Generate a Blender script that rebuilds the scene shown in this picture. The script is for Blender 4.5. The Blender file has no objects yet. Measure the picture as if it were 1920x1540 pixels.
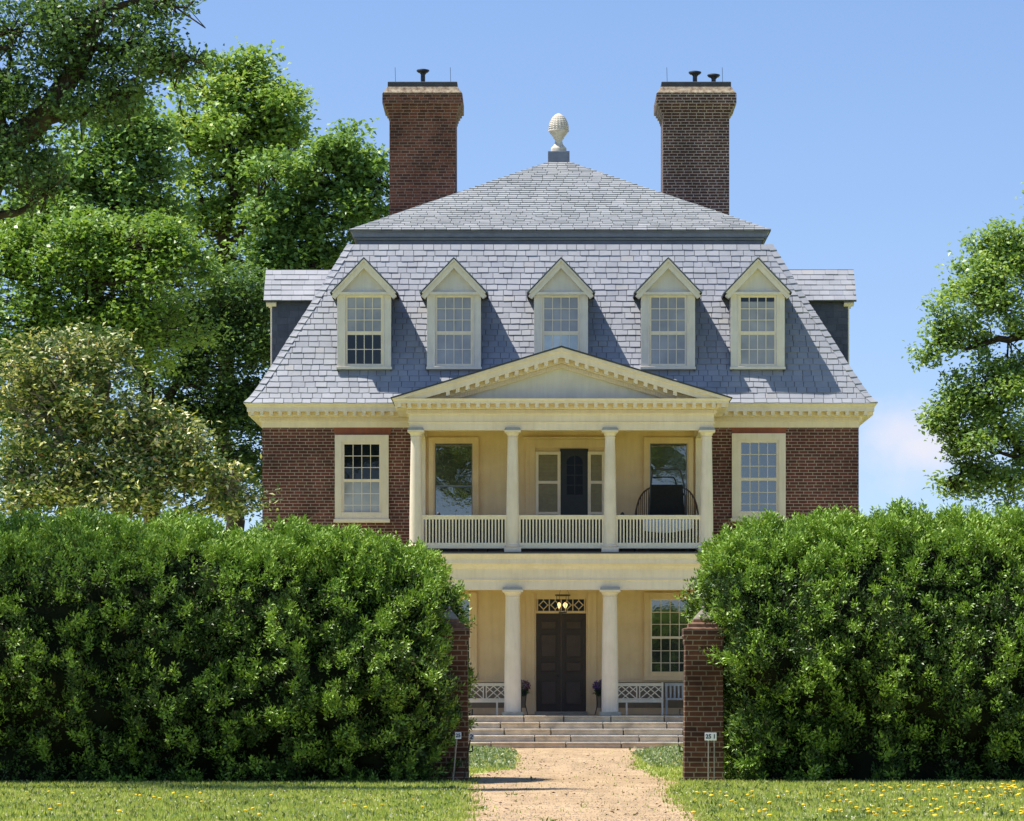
import bpy, math, random
import numpy as np
from mathutils import Matrix, Vector

random.seed(11)
RNG = np.random.default_rng(11)
SC = bpy.context.scene
COL = SC.collection
R = math.radians

# ------------------------------------------------------------------ camera, sky, sun, exposure
CAM_X, CAM_Y, CAM_Z = -0.6, -90.0, 1.41
FPX = 6894.0
cam_d = bpy.data.cameras.new("camera")
cam_d.sensor_width = 36.0
cam_d.lens = FPX / 1920 * 36.0
cam_d.shift_x = -45.0 / 1920
cam_d.shift_y = 520.0 / 1920
cam_d.clip_start = 0.5
cam_d.clip_end = 3000
cam = bpy.data.objects.new("camera", cam_d)
COL.objects.link(cam)
cam.location = (CAM_X, CAM_Y, CAM_Z)
cam.rotation_euler = (R(90), 0, 0)
SC.camera = cam

SUN_TO = Vector((-1.0, 0.09, 2.05)).normalized()          # direction towards the sun
sun_d = bpy.data.lights.new("sun", 'SUN')
sun_d.energy = 5.0
sun_d.angle = R(0.53)
sun_d.color = (1.0, 0.95, 0.86)
sun = bpy.data.objects.new("sun", sun_d)
COL.objects.link(sun)
sun.rotation_euler = (-SUN_TO).to_track_quat('-Z', 'Y').to_euler()
sun.location = SUN_TO * 60

W = bpy.data.worlds.new("World")
SC.world = W
W.use_nodes = True
wn, wl = W.node_tree.nodes, W.node_tree.links
wn.clear()
w_out = wn.new("ShaderNodeOutputWorld")
w_bg = wn.new("ShaderNodeBackground")
w_bg.inputs["Strength"].default_value = 0.096
sky = wn.new("ShaderNodeTexSky")
sky.sky_type = 'NISHITA'
sky.sun_disc = False
sky.sun_elevation = math.asin(SUN_TO.z)
sky.sun_rotation = math.atan2(SUN_TO.x, SUN_TO.y)
sky.air_density = 1.0
sky.dust_density = 0.1
sky.ozone_density = 2.6
tc = wn.new("ShaderNodeTexCoord")
# clear spring air: the pale rim of the sky sits below the tree line
mp = wn.new("ShaderNodeMapping")
mp.inputs["Location"].default_value = (0, 0, 0.07)
wl.new(tc.outputs["Generated"], mp.inputs["Vector"])
nrm = wn.new("ShaderNodeVectorMath"); nrm.operation = 'NORMALIZE'
wl.new(mp.outputs["Vector"], nrm.inputs[0])
wl.new(nrm.outputs[0], sky.inputs["Vector"])
# one low cumulus beyond the fields, soft noise on the direction vector
cn = wn.new("ShaderNodeTexNoise")
cn.inputs["Scale"].default_value = 42.0
cn.inputs["Detail"].default_value = 6.0
cn.inputs["Roughness"].default_value = 0.55
wl.new(tc.outputs["Generated"], cn.inputs["Vector"])
cm = wn.new("ShaderNodeMapping"); cm.vector_type = 'POINT'
cm.inputs["Scale"].default_value = (36.0, 0.0, 62.0)
cm.inputs["Location"].default_value = (-0.103 * 36.0, 0.0, -0.0655 * 62.0)
wl.new(tc.outputs["Generated"], cm.inputs["Vector"])
cl = wn.new("ShaderNodeVectorMath"); cl.operation = 'LENGTH'
wl.new(cm.outputs["Vector"], cl.inputs[0])
ca = wn.new("ShaderNodeMath"); ca.operation = 'MULTIPLY_ADD'
wl.new(cn.outputs["Fac"], ca.inputs[0]); ca.inputs[1].default_value = 1.5
wl.new(cl.outputs["Value"], ca.inputs[2])
cr = wn.new("ShaderNodeMapRange"); cr.interpolation_type = 'SMOOTHSTEP'
cr.inputs["From Min"].default_value = 1.75; cr.inputs["From Max"].default_value = 0.75
cr.inputs["To Min"].default_value = 0.0; cr.inputs["To Max"].default_value = 0.8
wl.new(ca.outputs[0], cr.inputs["Value"])
cx = wn.new("ShaderNodeMix"); cx.data_type = 'RGBA'
wl.new(cr.outputs[0], cx.inputs["Factor"])
hs = wn.new("ShaderNodeHueSaturation")
hs.inputs["Saturation"].default_value = 1.12; hs.inputs["Value"].default_value = 1.1
wl.new(sky.outputs[0], hs.inputs["Color"])
tint = wn.new("ShaderNodeMix"); tint.data_type = 'RGBA'; tint.blend_type = 'MULTIPLY'; tint.inputs["Factor"].default_value = 1.0
tint.inputs["B"].default_value = (1.10, 0.98, 1.02, 1)
wl.new(hs.outputs[0], tint.inputs["A"])
wl.new(tint.outputs["Result"], cx.inputs["A"])
cx.inputs["B"].default_value = (6.4, 6.0, 6.3, 1)
wl.new(cx.outputs["Result"], w_bg.inputs["Color"])
wl.new(w_bg.outputs[0], w_out.inputs[0])

SC.view_settings.view_transform = 'Standard'
SC.view_settings.look = 'None'
SC.view_settings.gamma = 1.0
SC.view_settings.exposure = 0.64
SC.render.engine = 'CYCLES'
SC.cycles.use_denoising = True
SC.cycles.max_bounces = 8
SC.cycles.diffuse_bounces = 5
SC.cycles.transmission_bounces = 4
SC.cycles.sample_clamp_indirect = 8.0


# ------------------------------------------------------------------ helpers
def PX(px, d):
    return CAM_X + (px - 1005.0) * d / FPX


def PZ(py, d):
    return CAM_Z + (1290.0 - py) * d / FPX


def tag(o, label=None, cat=None, group=None, kind=None):
    if label: o["label"] = label
    if cat: o["category"] = cat
    if group: o["group"] = group
    if kind: o["kind"] = kind
    return o


def empty(name, loc=(0, 0, 0), parent=None):
    o = bpy.data.objects.new(name, None)
    o.empty_display_size = 0.3
    COL.objects.link(o)
    o.location = loc
    if parent: o.parent = parent
    return o


class MB:
    def __init__(self, T=None):
        self.v, self.f, self.T = [], [], T

    def add(self, vs, fs):
        b = len(self.v)
        self.v += [tuple(p) for p in vs]
        self.f += [tuple(i + b for i in q) for q in fs]
        return self

    def box(self, x0, x1, y0, y1, z0, z1):
        if x0 > x1: x0, x1 = x1, x0
        if y0 > y1: y0, y1 = y1, y0
        return self.add([(x0, y0, z0), (x1, y0, z0), (x1, y1, z0), (x0, y1, z0), (x0, y0, z1), (x1, y0, z1), (x1, y1, z1), (x0, y1, z1)],
                        [(0, 3, 2, 1), (4, 5, 6, 7), (0, 1, 5, 4), (1, 2, 6, 5), (2, 3, 7, 6), (3, 0, 4, 7)])

    def ring(self, x0, x1, z0, z1, w, y0, y1):          # flat frame in the XZ plane
        self.box(x0, x0 + w, y0, y1, z0, z1)
        self.box(x1 - w, x1, y0, y1, z0, z1)
        self.box(x0 + w, x1 - w, y0, y1, z0, z0 + w)
        self.box(x0 + w, x1 - w, y0, y1, z1 - w, z1)
        return self

    def loft(self, x0, x1, y0, y1, prof, cap=True):      # mitred moulding round a rectangle, profile = (projection, z)
        vs, fs = [], []
        for p, z in prof:
            vs += [(x0 - p, y0 - p, z), (x1 + p, y0 - p, z), (x1 + p, y1 + p, z), (x0 - p, y1 + p, z)]
        for i in range(len(prof) - 1):
            a = 4 * i
            for k in range(4):
                fs.append((a + k, a + (k + 1) % 4, a + 4 + (k + 1) % 4, a + 4 + k))
        if cap:
            fs.append((3, 2, 1, 0))
            n = 4 * (len(prof) - 1)
            fs.append((n, n + 1, n + 2, n + 3))
        return self.add(vs, fs)

    def prism(self, poly, y0, y1):                        # polygon in XZ pushed along Y
        n = len(poly)
        vs = [(x, y0, z) for x, z in poly] + [(x, y1, z) for x, z in poly]
        fs = [tuple(range(n)), tuple(range(2 * n - 1, n - 1, -1))]
        for i in range(n):
            j = (i + 1) % n
            fs.append((i, n + i, n + j, j))
        return self.add(vs, fs)

    def lathe(self, prof, cx, cy, n=24, fn=None):
        vs, fs = [], []
        for r, z in prof:
            for k in range(n):
                a = 2 * math.pi * k / n
                q = r * (fn(a, z) if fn else 1)
                vs.append((cx + q * math.cos(a), cy + q * math.sin(a), z))
        m = len(prof)
        for i in range(m - 1):
            for k in range(n):
                l = (k + 1) % n
                fs.append((i * n + k, i * n + l, (i + 1) * n + l, (i + 1) * n + k))
        fs.append(tuple(range(n - 1, -1, -1)))
        fs.append(tuple(range((m - 1) * n, m * n)))
        return self.add(vs, fs)

    def tube(self, pts, rad, n=8):
        pts = [Vector(p) for p in pts]
        if not isinstance(rad, (list, tuple)): rad = [rad] * len(pts)
        vs, fs = [], []
        ref = Vector((0.13, 0.31, 0.94))
        for i, p in enumerate(pts):
            t = (pts[min(i + 1, len(pts) - 1)] - pts[max(i - 1, 0)])
            t = t.normalized() if t.length > 1e-9 else Vector((0, 0, 1))
            rr = ref if abs(t.dot(ref)) < 0.95 else Vector((1, 0, 0))
            u = t.cross(rr).normalized(); w = t.cross(u)
            for k in range(n):
                a = 2 * math.pi * k / n
                vs.append(p + (u * math.cos(a) + w * math.sin(a)) * rad[i])
        for i in range(len(pts) - 1):
            for k in range(n):
                l = (k + 1) % n
                fs.append((i * n + k, (i + 1) * n + k, (i + 1) * n + l, i * n + l))
        fs.append(tuple(range(n)))
        fs.append(tuple(range(len(pts) * n - 1, (len(pts) - 1) * n - 1, -1)))
        return self.add(vs, fs)

    def bar(self, a, b, w, t):                            # flat bar from a to b in an XZ plane, w wide, t deep in Y
        ax, ay, az = a; bx, by, bz = b
        l = math.hypot(bx - ax, bz - az); nx, nz = -(bz - az) / l * w / 2, (bx - ax) / l * w / 2
        return self.prism([(ax + nx, az + nz), (ax - nx, az - nz), (bx - nx, bz - nz), (bx + nx, bz + nz)], ay - t / 2, ay + t / 2)

    def build(self, name, mat, parent=None, smooth=False, bevel=0.0, loc=None):
        me = bpy.data.meshes.new(name)
        vs = self.v
        if self.T is not None:
            vs = [tuple(self.T @ Vector(p)) for p in vs]
        me.from_pydata(vs, [], self.f)
        me.update()
        me.materials.append(mat)
        if smooth:
            me.shade_smooth()
            me.set_sharp_from_angle(angle=R(38))
        o = bpy.data.objects.new(name, me)
        COL.objects.link(o)
        if parent: o.parent = parent
        if loc: o.location = loc
        if bevel:
            b = o.modifiers.new("edge", 'BEVEL'); b.width = bevel; b.segments = 2; b.limit_method = 'ANGLE'; b.angle_limit = R(40)
        return o


def np_mesh(name, verts, nper, mat, parent=None, smooth=False):
    """verts: (N*nper,3) array, each consecutive nper verts one polygon"""
    n = len(verts) // nper
    me = bpy.data.meshes.new(name)
    me.vertices.add(len(verts))
    me.vertices.foreach_set("co", np.asarray(verts, dtype=np.float32).ravel())
    me.loops.add(n * nper)
    me.loops.foreach_set("vertex_index", np.arange(n * nper, dtype=np.int32))
    me.polygons.add(n)
    me.polygons.foreach_set("loop_start", np.arange(0, n * nper, nper, dtype=np.int32))
    me.polygons.foreach_set("loop_total", np.full(n, nper, dtype=np.int32))
    me.update(calc_edges=True)
    me.materials.append(mat)
    o = bpy.data.objects.new(name, me)
    COL.objects.link(o)
    if parent: o.parent = parent
    return o


# ------------------------------------------------------------------ materials
def new_mat(name):
    m = bpy.data.materials.new(name)
    m.use_nodes = True
    nt = m.node_tree
    return m, nt.nodes, nt.links, nt.nodes["Principled BSDF"]


def ramp(n, stops):
    r = n.new("ShaderNodeValToRGB")
    e = r.color_ramp.elements
    while len(e) < len(stops): e.new(0.5)
    for i, (p, c) in enumerate(stops):
        e[i].position = p; e[i].color = (*c, 1)
    return r


def noise(n, l, scale, detail=4, rough=0.55, coord="Object"):
    t = n.new("ShaderNodeTexCoord")
    x = n.new("ShaderNodeTexNoise")
    x.inputs["Scale"].default_value = scale
    x.inputs["Detail"].default_value = detail
    x.inputs["Roughness"].default_value = rough
    l.new(t.outputs[coord], x.inputs["Vector"])
    return x


def paint(name, a, b=None, rough=0.55, scale=3.0, bump=0.05, spec=0.3):
    m, n, l, p = new_mat(name)
    b = b or tuple(c * 0.88 for c in a)
    x = noise(n, l, scale, 6)
    r = ramp(n, [(0.32, b), (0.62, a)])
    l.new(x.outputs["Fac"], r.inputs[0])
    # faint weather streaks running down the surface
    tk = n.new("ShaderNodeTexCoord"); mk = n.new("ShaderNodeMapping"); mk.inputs["Scale"].default_value = (5.0, 5.0, 0.55)
    l.new(tk.outputs["Object"], mk.inputs["Vector"])
    xk = n.new("ShaderNodeTexNoise"); xk.inputs["Scale"].default_value = scale; xk.inputs["Detail"].default_value = 5; xk.inputs["Roughness"].default_value = 0.65
    l.new(mk.outputs["Vector"], xk.inputs["Vector"])
    rk = ramp(n, [(0.34, (0.80, 0.785, 0.77)), (0.56, (1, 1, 1))])
    l.new(xk.outputs["Fac"], rk.inputs[0])
    mk2 = n.new("ShaderNodeMix"); mk2.data_type = 'RGBA'; mk2.blend_type = 'MULTIPLY'; mk2.inputs["Factor"].default_value = 0.34
    l.new(r.outputs[0], mk2.inputs["A"]); l.new(rk.outputs[0], mk2.inputs["B"])
    l.new(mk2.outputs["Result"], p.inputs["Base Color"])
    p.inputs["Roughness"].default_value = rough
    p.inputs["Specular IOR Level"].default_value = spec
    if bump:
        y = noise(n, l, scale * 14, 4)
        k = n.new("ShaderNodeBump"); k.inputs["Strength"].default_value = bump; k.inputs["Distance"].default_value = 0.02
        l.new(y.outputs["Fac"], k.inputs["Height"]); l.new(k.outputs[0], p.inputs["Normal"])
    return m


def brick_mat(name, c1, c2, mortar, bw=0.215, rh=0.076, ms=0.011, dark=(0.03, 0.018, 0.016), darkness=0.5, stain=0.42):
    m, n, l, p = new_mat(name)
    t = n.new("ShaderNodeTexCoord")
    s = n.new("ShaderNodeSeparateXYZ"); l.new(t.outputs["Object"], s.inputs[0])
    ad = n.new("ShaderNodeMath"); l.new(s.outputs["X"], ad.inputs[0]); l.new(s.outputs["Y"], ad.inputs[1])
    c = n.new("ShaderNodeCombineXYZ"); l.new(ad.outputs[0], c.inputs["X"]); l.new(s.outputs["Z"], c.inputs["Y"])
    wob = noise(n, l, 2.3, 3)
    wv = n.new("ShaderNodeVectorMath"); wv.operation = 'SCALE'; wv.inputs["Scale"].default_value = 0.012
    l.new(wob.outputs["Color"], wv.inputs[0])
    va0 = n.new("ShaderNodeVectorMath"); l.new(c.outputs[0], va0.inputs[0]); l.new(wv.outputs[0], va0.inputs[1])
    # every course starts at its own place along the wall
    sv = n.new("ShaderNodeSeparateXYZ"); l.new(va0.outputs[0], sv.inputs[0])
    dv = n.new("ShaderNodeMath"); dv.operation = 'DIVIDE'; dv.inputs[1].default_value = rh; l.new(sv.outputs["Y"], dv.inputs[0])
    fl = n.new("ShaderNodeMath"); fl.operation = 'FLOOR'; l.new(dv.outputs[0], fl.inputs[0])
    wnz = n.new("ShaderNodeTexWhiteNoise"); wnz.noise_dimensions = '1D'; l.new(fl.outputs[0], wnz.inputs["W"])
    of = n.new("ShaderNodeMath"); of.operation = 'MULTIPLY'; of.inputs[1].default_value = bw * 0.45; l.new(wnz.outputs["Value"], of.inputs[0])
    oc = n.new("ShaderNodeCombineXYZ"); l.new(of.outputs[0], oc.inputs["X"])
    va = n.new("ShaderNodeVectorMath"); l.new(va0.outputs[0], va.inputs[0]); l.new(oc.outputs[0], va.inputs[1])
    b = n.new("ShaderNodeTexBrick")
    b.inputs["Scale"].default_value = 1.0
    b.inputs["Brick Width"].default_value = bw
    b.inputs["Row Height"].default_value = rh
    b.inputs["Mortar Size"].default_value = ms
    b.inputs["Mortar Smooth"].default_value = 0.25
    b.inputs["Bias"].default_value = -0.1
    b.inputs["Color1"].default_value = (*c1, 1); b.inputs["Color2"].default_value = (*c2, 1)
    b.inputs["Mortar"].default_value = (*mortar, 1)
    l.new(va.outputs[0], b.inputs["Vector"])
    # some glazed dark bricks
    b2 = n.new("ShaderNodeTexBrick")
    for k in ("Scale", "Brick Width", "Row Height"):
        b2.inputs[k].default_value = b.inputs[k].default_value
    b2.inputs["Mortar Size"].default_value = 0.0
    b2.inputs["Color1"].default_value = (0, 0, 0, 1); b2.inputs["Color2"].default_value = (1, 1, 1, 1)
    l.new(va.outputs[0], b2.inputs["Vector"])
    gt = n.new("ShaderNodeMath"); gt.operation = 'GREATER_THAN'; gt.inputs[1].default_value = 0.62
    l.new(b2.outputs["Color"], gt.inputs[0])
    inv = n.new("ShaderNodeMath"); inv.operation = 'SUBTRACT'; inv.inputs[0].default_value = 1.0
    l.new(b.outputs["Fac"], inv.inputs[1])
    gm = n.new("ShaderNodeMath"); gm.operation = 'MULTIPLY'; l.new(gt.outputs[0], gm.inputs[0]); l.new(inv.outputs[0], gm.inputs[1])
    gd = n.new("ShaderNodeMath"); gd.operation = 'MULTIPLY'; l.new(gm.outputs[0], gd.inputs[0]); gd.inputs[1].default_value = darkness
    mx = n.new("ShaderNodeMix"); mx.data_type = 'RGBA'
    l.new(gd.outputs[0], mx.inputs["Factor"]); l.new(b.outputs["Color"], mx.inputs["A"]); mx.inputs["B"].default_value = (*dark, 1)
    st = noise(n, l, 0.9, 6, 0.65)
    sr = ramp(n, [(0.35, (1 - stain,) * 3), (0.65, (1 + stain * 0.4,) * 3)])
    l.new(st.outputs["Fac"], sr.inputs[0])
    mu = n.new("ShaderNodeMix"); mu.data_type = 'RGBA'; mu.blend_type = 'MULTIPLY'; mu.inputs["Factor"].default_value = 1.0
    l.new(mx.outputs["Result"], mu.inputs["A"]); l.new(sr.outputs[0], mu.inputs["B"])
    l.new(mu.outputs["Result"], p.inputs["Base Color"])
    p.inputs["Roughness"].default_value = 0.85
    p.inputs["Specular IOR Level"].default_value = 0.2
    k = n.new("ShaderNodeBump"); k.inputs["Strength"].default_value = 0.55; k.inputs["Distance"].default_value = 0.012
    l.new(inv.outputs[0], k.inputs["Height"]); l.new(k.outputs[0], p.inputs["Normal"])
    return m


def island_mat(name, stops, rough=0.5, spec=0.5, noise_scale=6.0, noise_amt=0.25, bump=0.15, ior=1.5):
    """each slate / stone of the mesh takes its own tone"""
    m, n, l, p = new_mat(name)
    g = n.new("ShaderNodeNewGeometry")
    r = ramp(n, stops)
    l.new(g.outputs["Random Per Island"], r.inputs[0])
    x = noise(n, l, noise_scale, 6, 0.65)
    q = ramp(n, [(0.3, (1 - noise_amt,) * 3), (0.7, (1 + noise_amt * 0.5,) * 3)])
    l.new(x.outputs["Fac"], q.inputs[0])
    mu = n.new("ShaderNodeMix"); mu.data_type = 'RGBA'; mu.blend_type = 'MULTIPLY'; mu.inputs["Factor"].default_value = 1.0
    l.new(r.outputs[0], mu.inputs["A"]); l.new(q.outputs[0], mu.inputs["B"])
    l.new(mu.outputs["Result"], p.inputs["Base Color"])
    p.inputs["Roughness"].default_value = rough
    p.inputs["Specular IOR Level"].default_value = spec
    p.inputs["IOR"].default_value = ior
    if bump:
        k = n.new("ShaderNodeBump"); k.inputs["Strength"].default_value = bump; k.inputs["Distance"].default_value = 0.01
        y = noise(n, l, noise_scale * 5, 4)
        l.new(y.outputs["Fac"], k.inputs["Height"]); l.new(k.outputs[0], p.inputs["Normal"])
    return m


def leaf_mat(name, stops, rough=0.42, trans=0.35, spec=0.4, tcol=None, patch=0.9, amt=0.16):
    m, n, l, p = new_mat(name)
    g = n.new("ShaderNodeNewGeometry")
    r = ramp(n, stops)
    l.new(g.outputs["Random Per Island"], r.inputs[0])
    px_ = noise(n, l, patch, 3, 0.6)
    pr_ = ramp(n, [(0.34, (1 - amt, 1 - amt * 0.8, 1 - amt)), (0.66, (1 + amt, 1 + amt * 0.6, 1 + amt * 0.4))])
    l.new(px_.outputs["Fac"], pr_.inputs[0])
    pm_ = n.new("ShaderNodeMix"); pm_.data_type = 'RGBA'; pm_.blend_type = 'MULTIPLY'; pm_.inputs["Factor"].default_value = 1.0
    l.new(r.outputs[0], pm_.inputs["A"]); l.new(pr_.outputs[0], pm_.inputs["B"])
    r = pm_
    r_out = pm_.outputs["Result"]
    l.new(r_out, p.inputs["Base Color"])
    p.inputs["Roughness"].default_value = rough
    p.inputs["Specular IOR Level"].default_value = spec
    if trans:
        t = n.new("ShaderNodeBsdfTranslucent")
        mu = n.new("ShaderNodeMix"); mu.data_type = 'RGBA'; mu.blend_type = 'MULTIPLY'; mu.inputs["Factor"].default_value = 1.0
        l.new(r_out, mu.inputs["A"]); mu.inputs["B"].default_value = (*(tcol or (1.5, 1.45, 0.6)), 1)
        l.new(mu.outputs["Result"], t.inputs["Color"])
        x = n.new("ShaderNodeMixShader"); x.inputs[0].default_value = trans
        l.new(p.outputs[0], x.inputs[1]); l.new(t.outputs[0], x.inputs[2])
        l.new(x.outputs[0], n["Material Output"].inputs["Surface"])
    return m


def glass_mat(name, col=(0.02, 0.025, 0.03), ior=2.3, rough=0.02, wav=0.03):
    m, n, l, p = new_mat(name)
    c = noise(n, l, 1.3, 3, 0.6)
    r = ramp(n, [(0.35, tuple(v * 0.72 for v in col)), (0.65, tuple(v * 1.15 for v in col))])
    l.new(c.outputs["Fac"], r.inputs[0]); l.new(r.outputs[0], p.inputs["Base Color"])
    p.inputs["IOR"].default_value = ior
    p.inputs["Roughness"].default_value = rough
    x = noise(n, l, 5.0, 2)
    k = n.new("ShaderNodeBump"); k.inputs["Strength"].default_value = wav; k.inputs["Distance"].default_value = 0.02
    l.new(x.outputs["Fac"], k.inputs["Height"]); l.new(k.outputs[0], p.inputs["Normal"])
    return m


M_TRIM = paint("cream_paint", (0.82, 0.695, 0.575), (0.755, 0.63, 0.505), 0.5, 2.5, 0.04)
M_DORMER = paint("dormer_paint", (0.795, 0.72, 0.625), (0.725, 0.65, 0.555), 0.5, 3, 0.04)
M_STUCCO = paint("stucco", (0.76, 0.57, 0.365), (0.68, 0.49, 0.30), 0.8, 1.6, 0.12, 0.15)
M_WHITE = paint("white_paint", (0.89, 0.77, 0.60), (0.83, 0.71, 0.54), 0.45, 5, 0.03)
M_TYMP = paint("tympanum_paint", (0.70, 0.65, 0.60), (0.64, 0.59, 0.54), 0.6, 2, 0.03)
M_BRICK = brick_mat("house_brick", (0.135, 0.043, 0.037), (0.215, 0.070, 0.056), (0.40, 0.32, 0.27), ms=0.0085)
M_CHIM_RED = brick_mat("chimney_brick_red", (0.15, 0.055, 0.035), (0.20, 0.075, 0.045), (0.26, 0.19, 0.15), ms=0.009, darkness=0.6, stain=0.4)
M_CHIM_PALE = brick_mat("chimney_brick_pale_joint", (0.075, 0.04, 0.035), (0.13, 0.055, 0.043), (0.36, 0.30, 0.265), ms=0.0115, darkness=0.5)
M_PIER = brick_mat("pier_brick", (0.115, 0.048, 0.028), (0.175, 0.07, 0.042), (0.27, 0.215, 0.15), ms=0.0095, darkness=0.55, stain=0.5)
M_RUBBED = brick_mat("rubbed_brick", (0.30, 0.10, 0.065), (0.34, 0.12, 0.075), (0.26, 0.10, 0.07), bw=0.07, rh=0.4, ms=0.004, darkness=0.1)
M_CEMENT = paint("chimney_cement", (0.40, 0.33, 0.24), (0.15, 0.09, 0.06), 0.9, 9, 0.2)
M_SLATE = island_mat("slate", [(0.0, (0.235, 0.248, 0.285)), (0.35, (0.265, 0.276, 0.312)), (0.85, (0.292, 0.302, 0.334)), (0.96, (0.225, 0.24, 0.285)), (1.0, (0.32, 0.312, 0.315))],
                     rough=0.56, spec=0.5, noise_scale=1.7, noise_amt=0.17, bump=0.2, ior=1.7)
M_SLATE_UP = island_mat("slate_upper", [(0.0, (0.25, 0.262, 0.275)), (0.5, (0.285, 0.295, 0.305)), (0.9, (0.315, 0.325, 0.335)), (1.0, (0.26, 0.275, 0.295))],
                        rough=0.56, spec=0.5, noise_scale=1.7, noise_amt=0.17, bump=0.2, ior=1.7)
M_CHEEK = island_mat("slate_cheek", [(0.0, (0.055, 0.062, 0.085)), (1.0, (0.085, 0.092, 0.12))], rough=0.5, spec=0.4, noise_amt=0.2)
M_DECK = paint("roof_deck_dark", (0.035, 0.036, 0.045), None, 0.8)
M_BLUE = paint("blue_grey_paint", (0.19, 0.21, 0.28), (0.15, 0.165, 0.225), 0.5, 4)
M_LEAD = paint("lead_sheet", (0.30, 0.31, 0.34), (0.24, 0.25, 0.28), 0.5, 6, 0.05, 0.5)
M_DARKMETAL = paint("dark_metal", (0.03, 0.03, 0.035), (0.02, 0.02, 0.022), 0.5, 9, 0.03, 0.5)
M_CAPSLAB = paint("chimney_cap_slab", (0.06, 0.065, 0.085), (0.045, 0.048, 0.06), 0.7, 5)
M_FINIAL = paint("stone_finial", (0.66, 0.60, 0.51), (0.50, 0.455, 0.385), 0.7, 9, 0.1)
M_STONE = island_mat("step_stone", [(0.0, (0.62, 0.48, 0.32)), (0.25, (0.50, 0.45, 0.38)), (0.5, (0.66, 0.54, 0.38)), (0.8, (0.42, 0.40, 0.37)), (1.0, (0.58, 0.44, 0.32))],
                     rough=0.8, spec=0.2, noise_scale=3.5, noise_amt=0.35, bump=0.3)
M_PORCHFLOOR = paint("porch_flagstone", (0.34, 0.30, 0.24), (0.26, 0.23, 0.19), 0.8, 2, 0.2)
M_DOOR = paint("dark_door_paint", (0.040, 0.024, 0.018), (0.030, 0.018, 0.014), 0.45, 4, 0.05, 0.4)
M_DOORBLUE = paint("blue_black_door", (0.022, 0.025, 0.034), (0.017, 0.019, 0.026), 0.4, 4, 0.03)
M_GLASS = glass_mat("window_glass", (0.035, 0.04, 0.04), 2.5)
M_GLASSBLIND = glass_mat("window_glass_over_blind", (0.32, 0.31, 0.32), 1.7)
M_GLASSPALE = glass_mat("window_glass_over_pale_curtain", (0.52, 0.58, 0.62), 1.7)
M_GLASSDARK = glass_mat("dark_glass", (0.008, 0.010, 0.014), 1.5)
M_GLASSBLACK = glass_mat("black_glass", (0.006, 0.006, 0.008), 1.22, 0.1)
M_BENCHSHADE = paint("bench_shade_brown", (0.26, 0.205, 0.15), (0.21, 0.165, 0.12), 0.7)  # darker than the stucco: shade behind the bench lattice put into the colour
M_BALUSTERGAP = paint("baluster_gap_dark", (0.045, 0.035, 0.03), None, 0.7)
M_DOORPANEL = paint("door_panel_paint", (0.075, 0.052, 0.044), (0.062, 0.042, 0.036), 0.5, 5)
M_LOUVRE = paint("louvre_paint", (0.36, 0.32, 0.22), (0.30, 0.26, 0.18), 0.6, 8)
M_BALCONY = paint("balcony_floor_paint", (0.10, 0.095, 0.09), None, 0.6)
M_BLACK = paint("black_fabric", (0.018, 0.017, 0.016), (0.012, 0.011, 0.011), 0.8, 20, 0.1, 0.2)
M_BROWNWOOD = paint("brown_wood", (0.085, 0.042, 0.025), (0.055, 0.026, 0.016), 0.45, 12, 0.05, 0.5)
M_CUSHION = paint("white_cushion", (0.75, 0.78, 0.84), (0.66, 0.70, 0.78), 0.85, 10)
M_GREYBENCH = paint("grey_bench_paint", (0.55, 0.54, 0.52), (0.46, 0.45, 0.43), 0.6, 6)
M_GRAVEL = None
M_BARK = paint("bark", (0.075, 0.06, 0.045), (0.035, 0.028, 0.022), 0.95, 5, 0.6, 0.1)
M_BARKPALE = paint("pale_bark", (0.28, 0.25, 0.20), (0.17, 0.145, 0.115), 0.9, 4, 0.4, 0.1)
M_CORE = paint("hedge_dark_core", (0.016, 0.020, 0.010), (0.010, 0.012, 0.007), 1.0, 4, 0.3, 0.05)

# ------------------------------------------------------------------ ground
def ground_material():
    m, n, l, p = new_mat("mown_lawn")
    a = noise(n, l, 0.55, 5, 0.6)
    b = noise(n, l, 9.0, 6, 0.7)
    r = ramp(n, [(0.3, (0.30, 0.35, 0.09)), (0.5, (0.38, 0.42, 0.12)), (0.7, (0.49, 0.47, 0.19))])
    q = ramp(n, [(0.3, (0.65, 0.7, 0.6)), (0.7, (1.15, 1.1, 1.05))])
    l.new(a.outputs["Fac"], r.inputs[0]); l.new(b.outputs["Fac"], q.inputs[0])
    mu = n.new("ShaderNodeMix"); mu.data_type = 'RGBA'; mu.blend_type = 'MULTIPLY'; mu.inputs["Factor"].default_value = 1.0
    l.new(r.outputs[0], mu.inputs["A"]); l.new(q.outputs[0], mu.inputs["B"])
    l.new(mu.outputs["Result"], p.inputs["Base Color"])
    p.inputs["Roughness"].default_value = 0.95
    k = n.new("ShaderNodeBump"); k.inputs["Strength"].default_value = 0.6; k.inputs["Distance"].default_value = 0.05
    l.new(b.outputs["Fac"], k.inputs["Height"]); l.new(k.outputs[0], p.inputs["Normal"])
    return m


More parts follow.
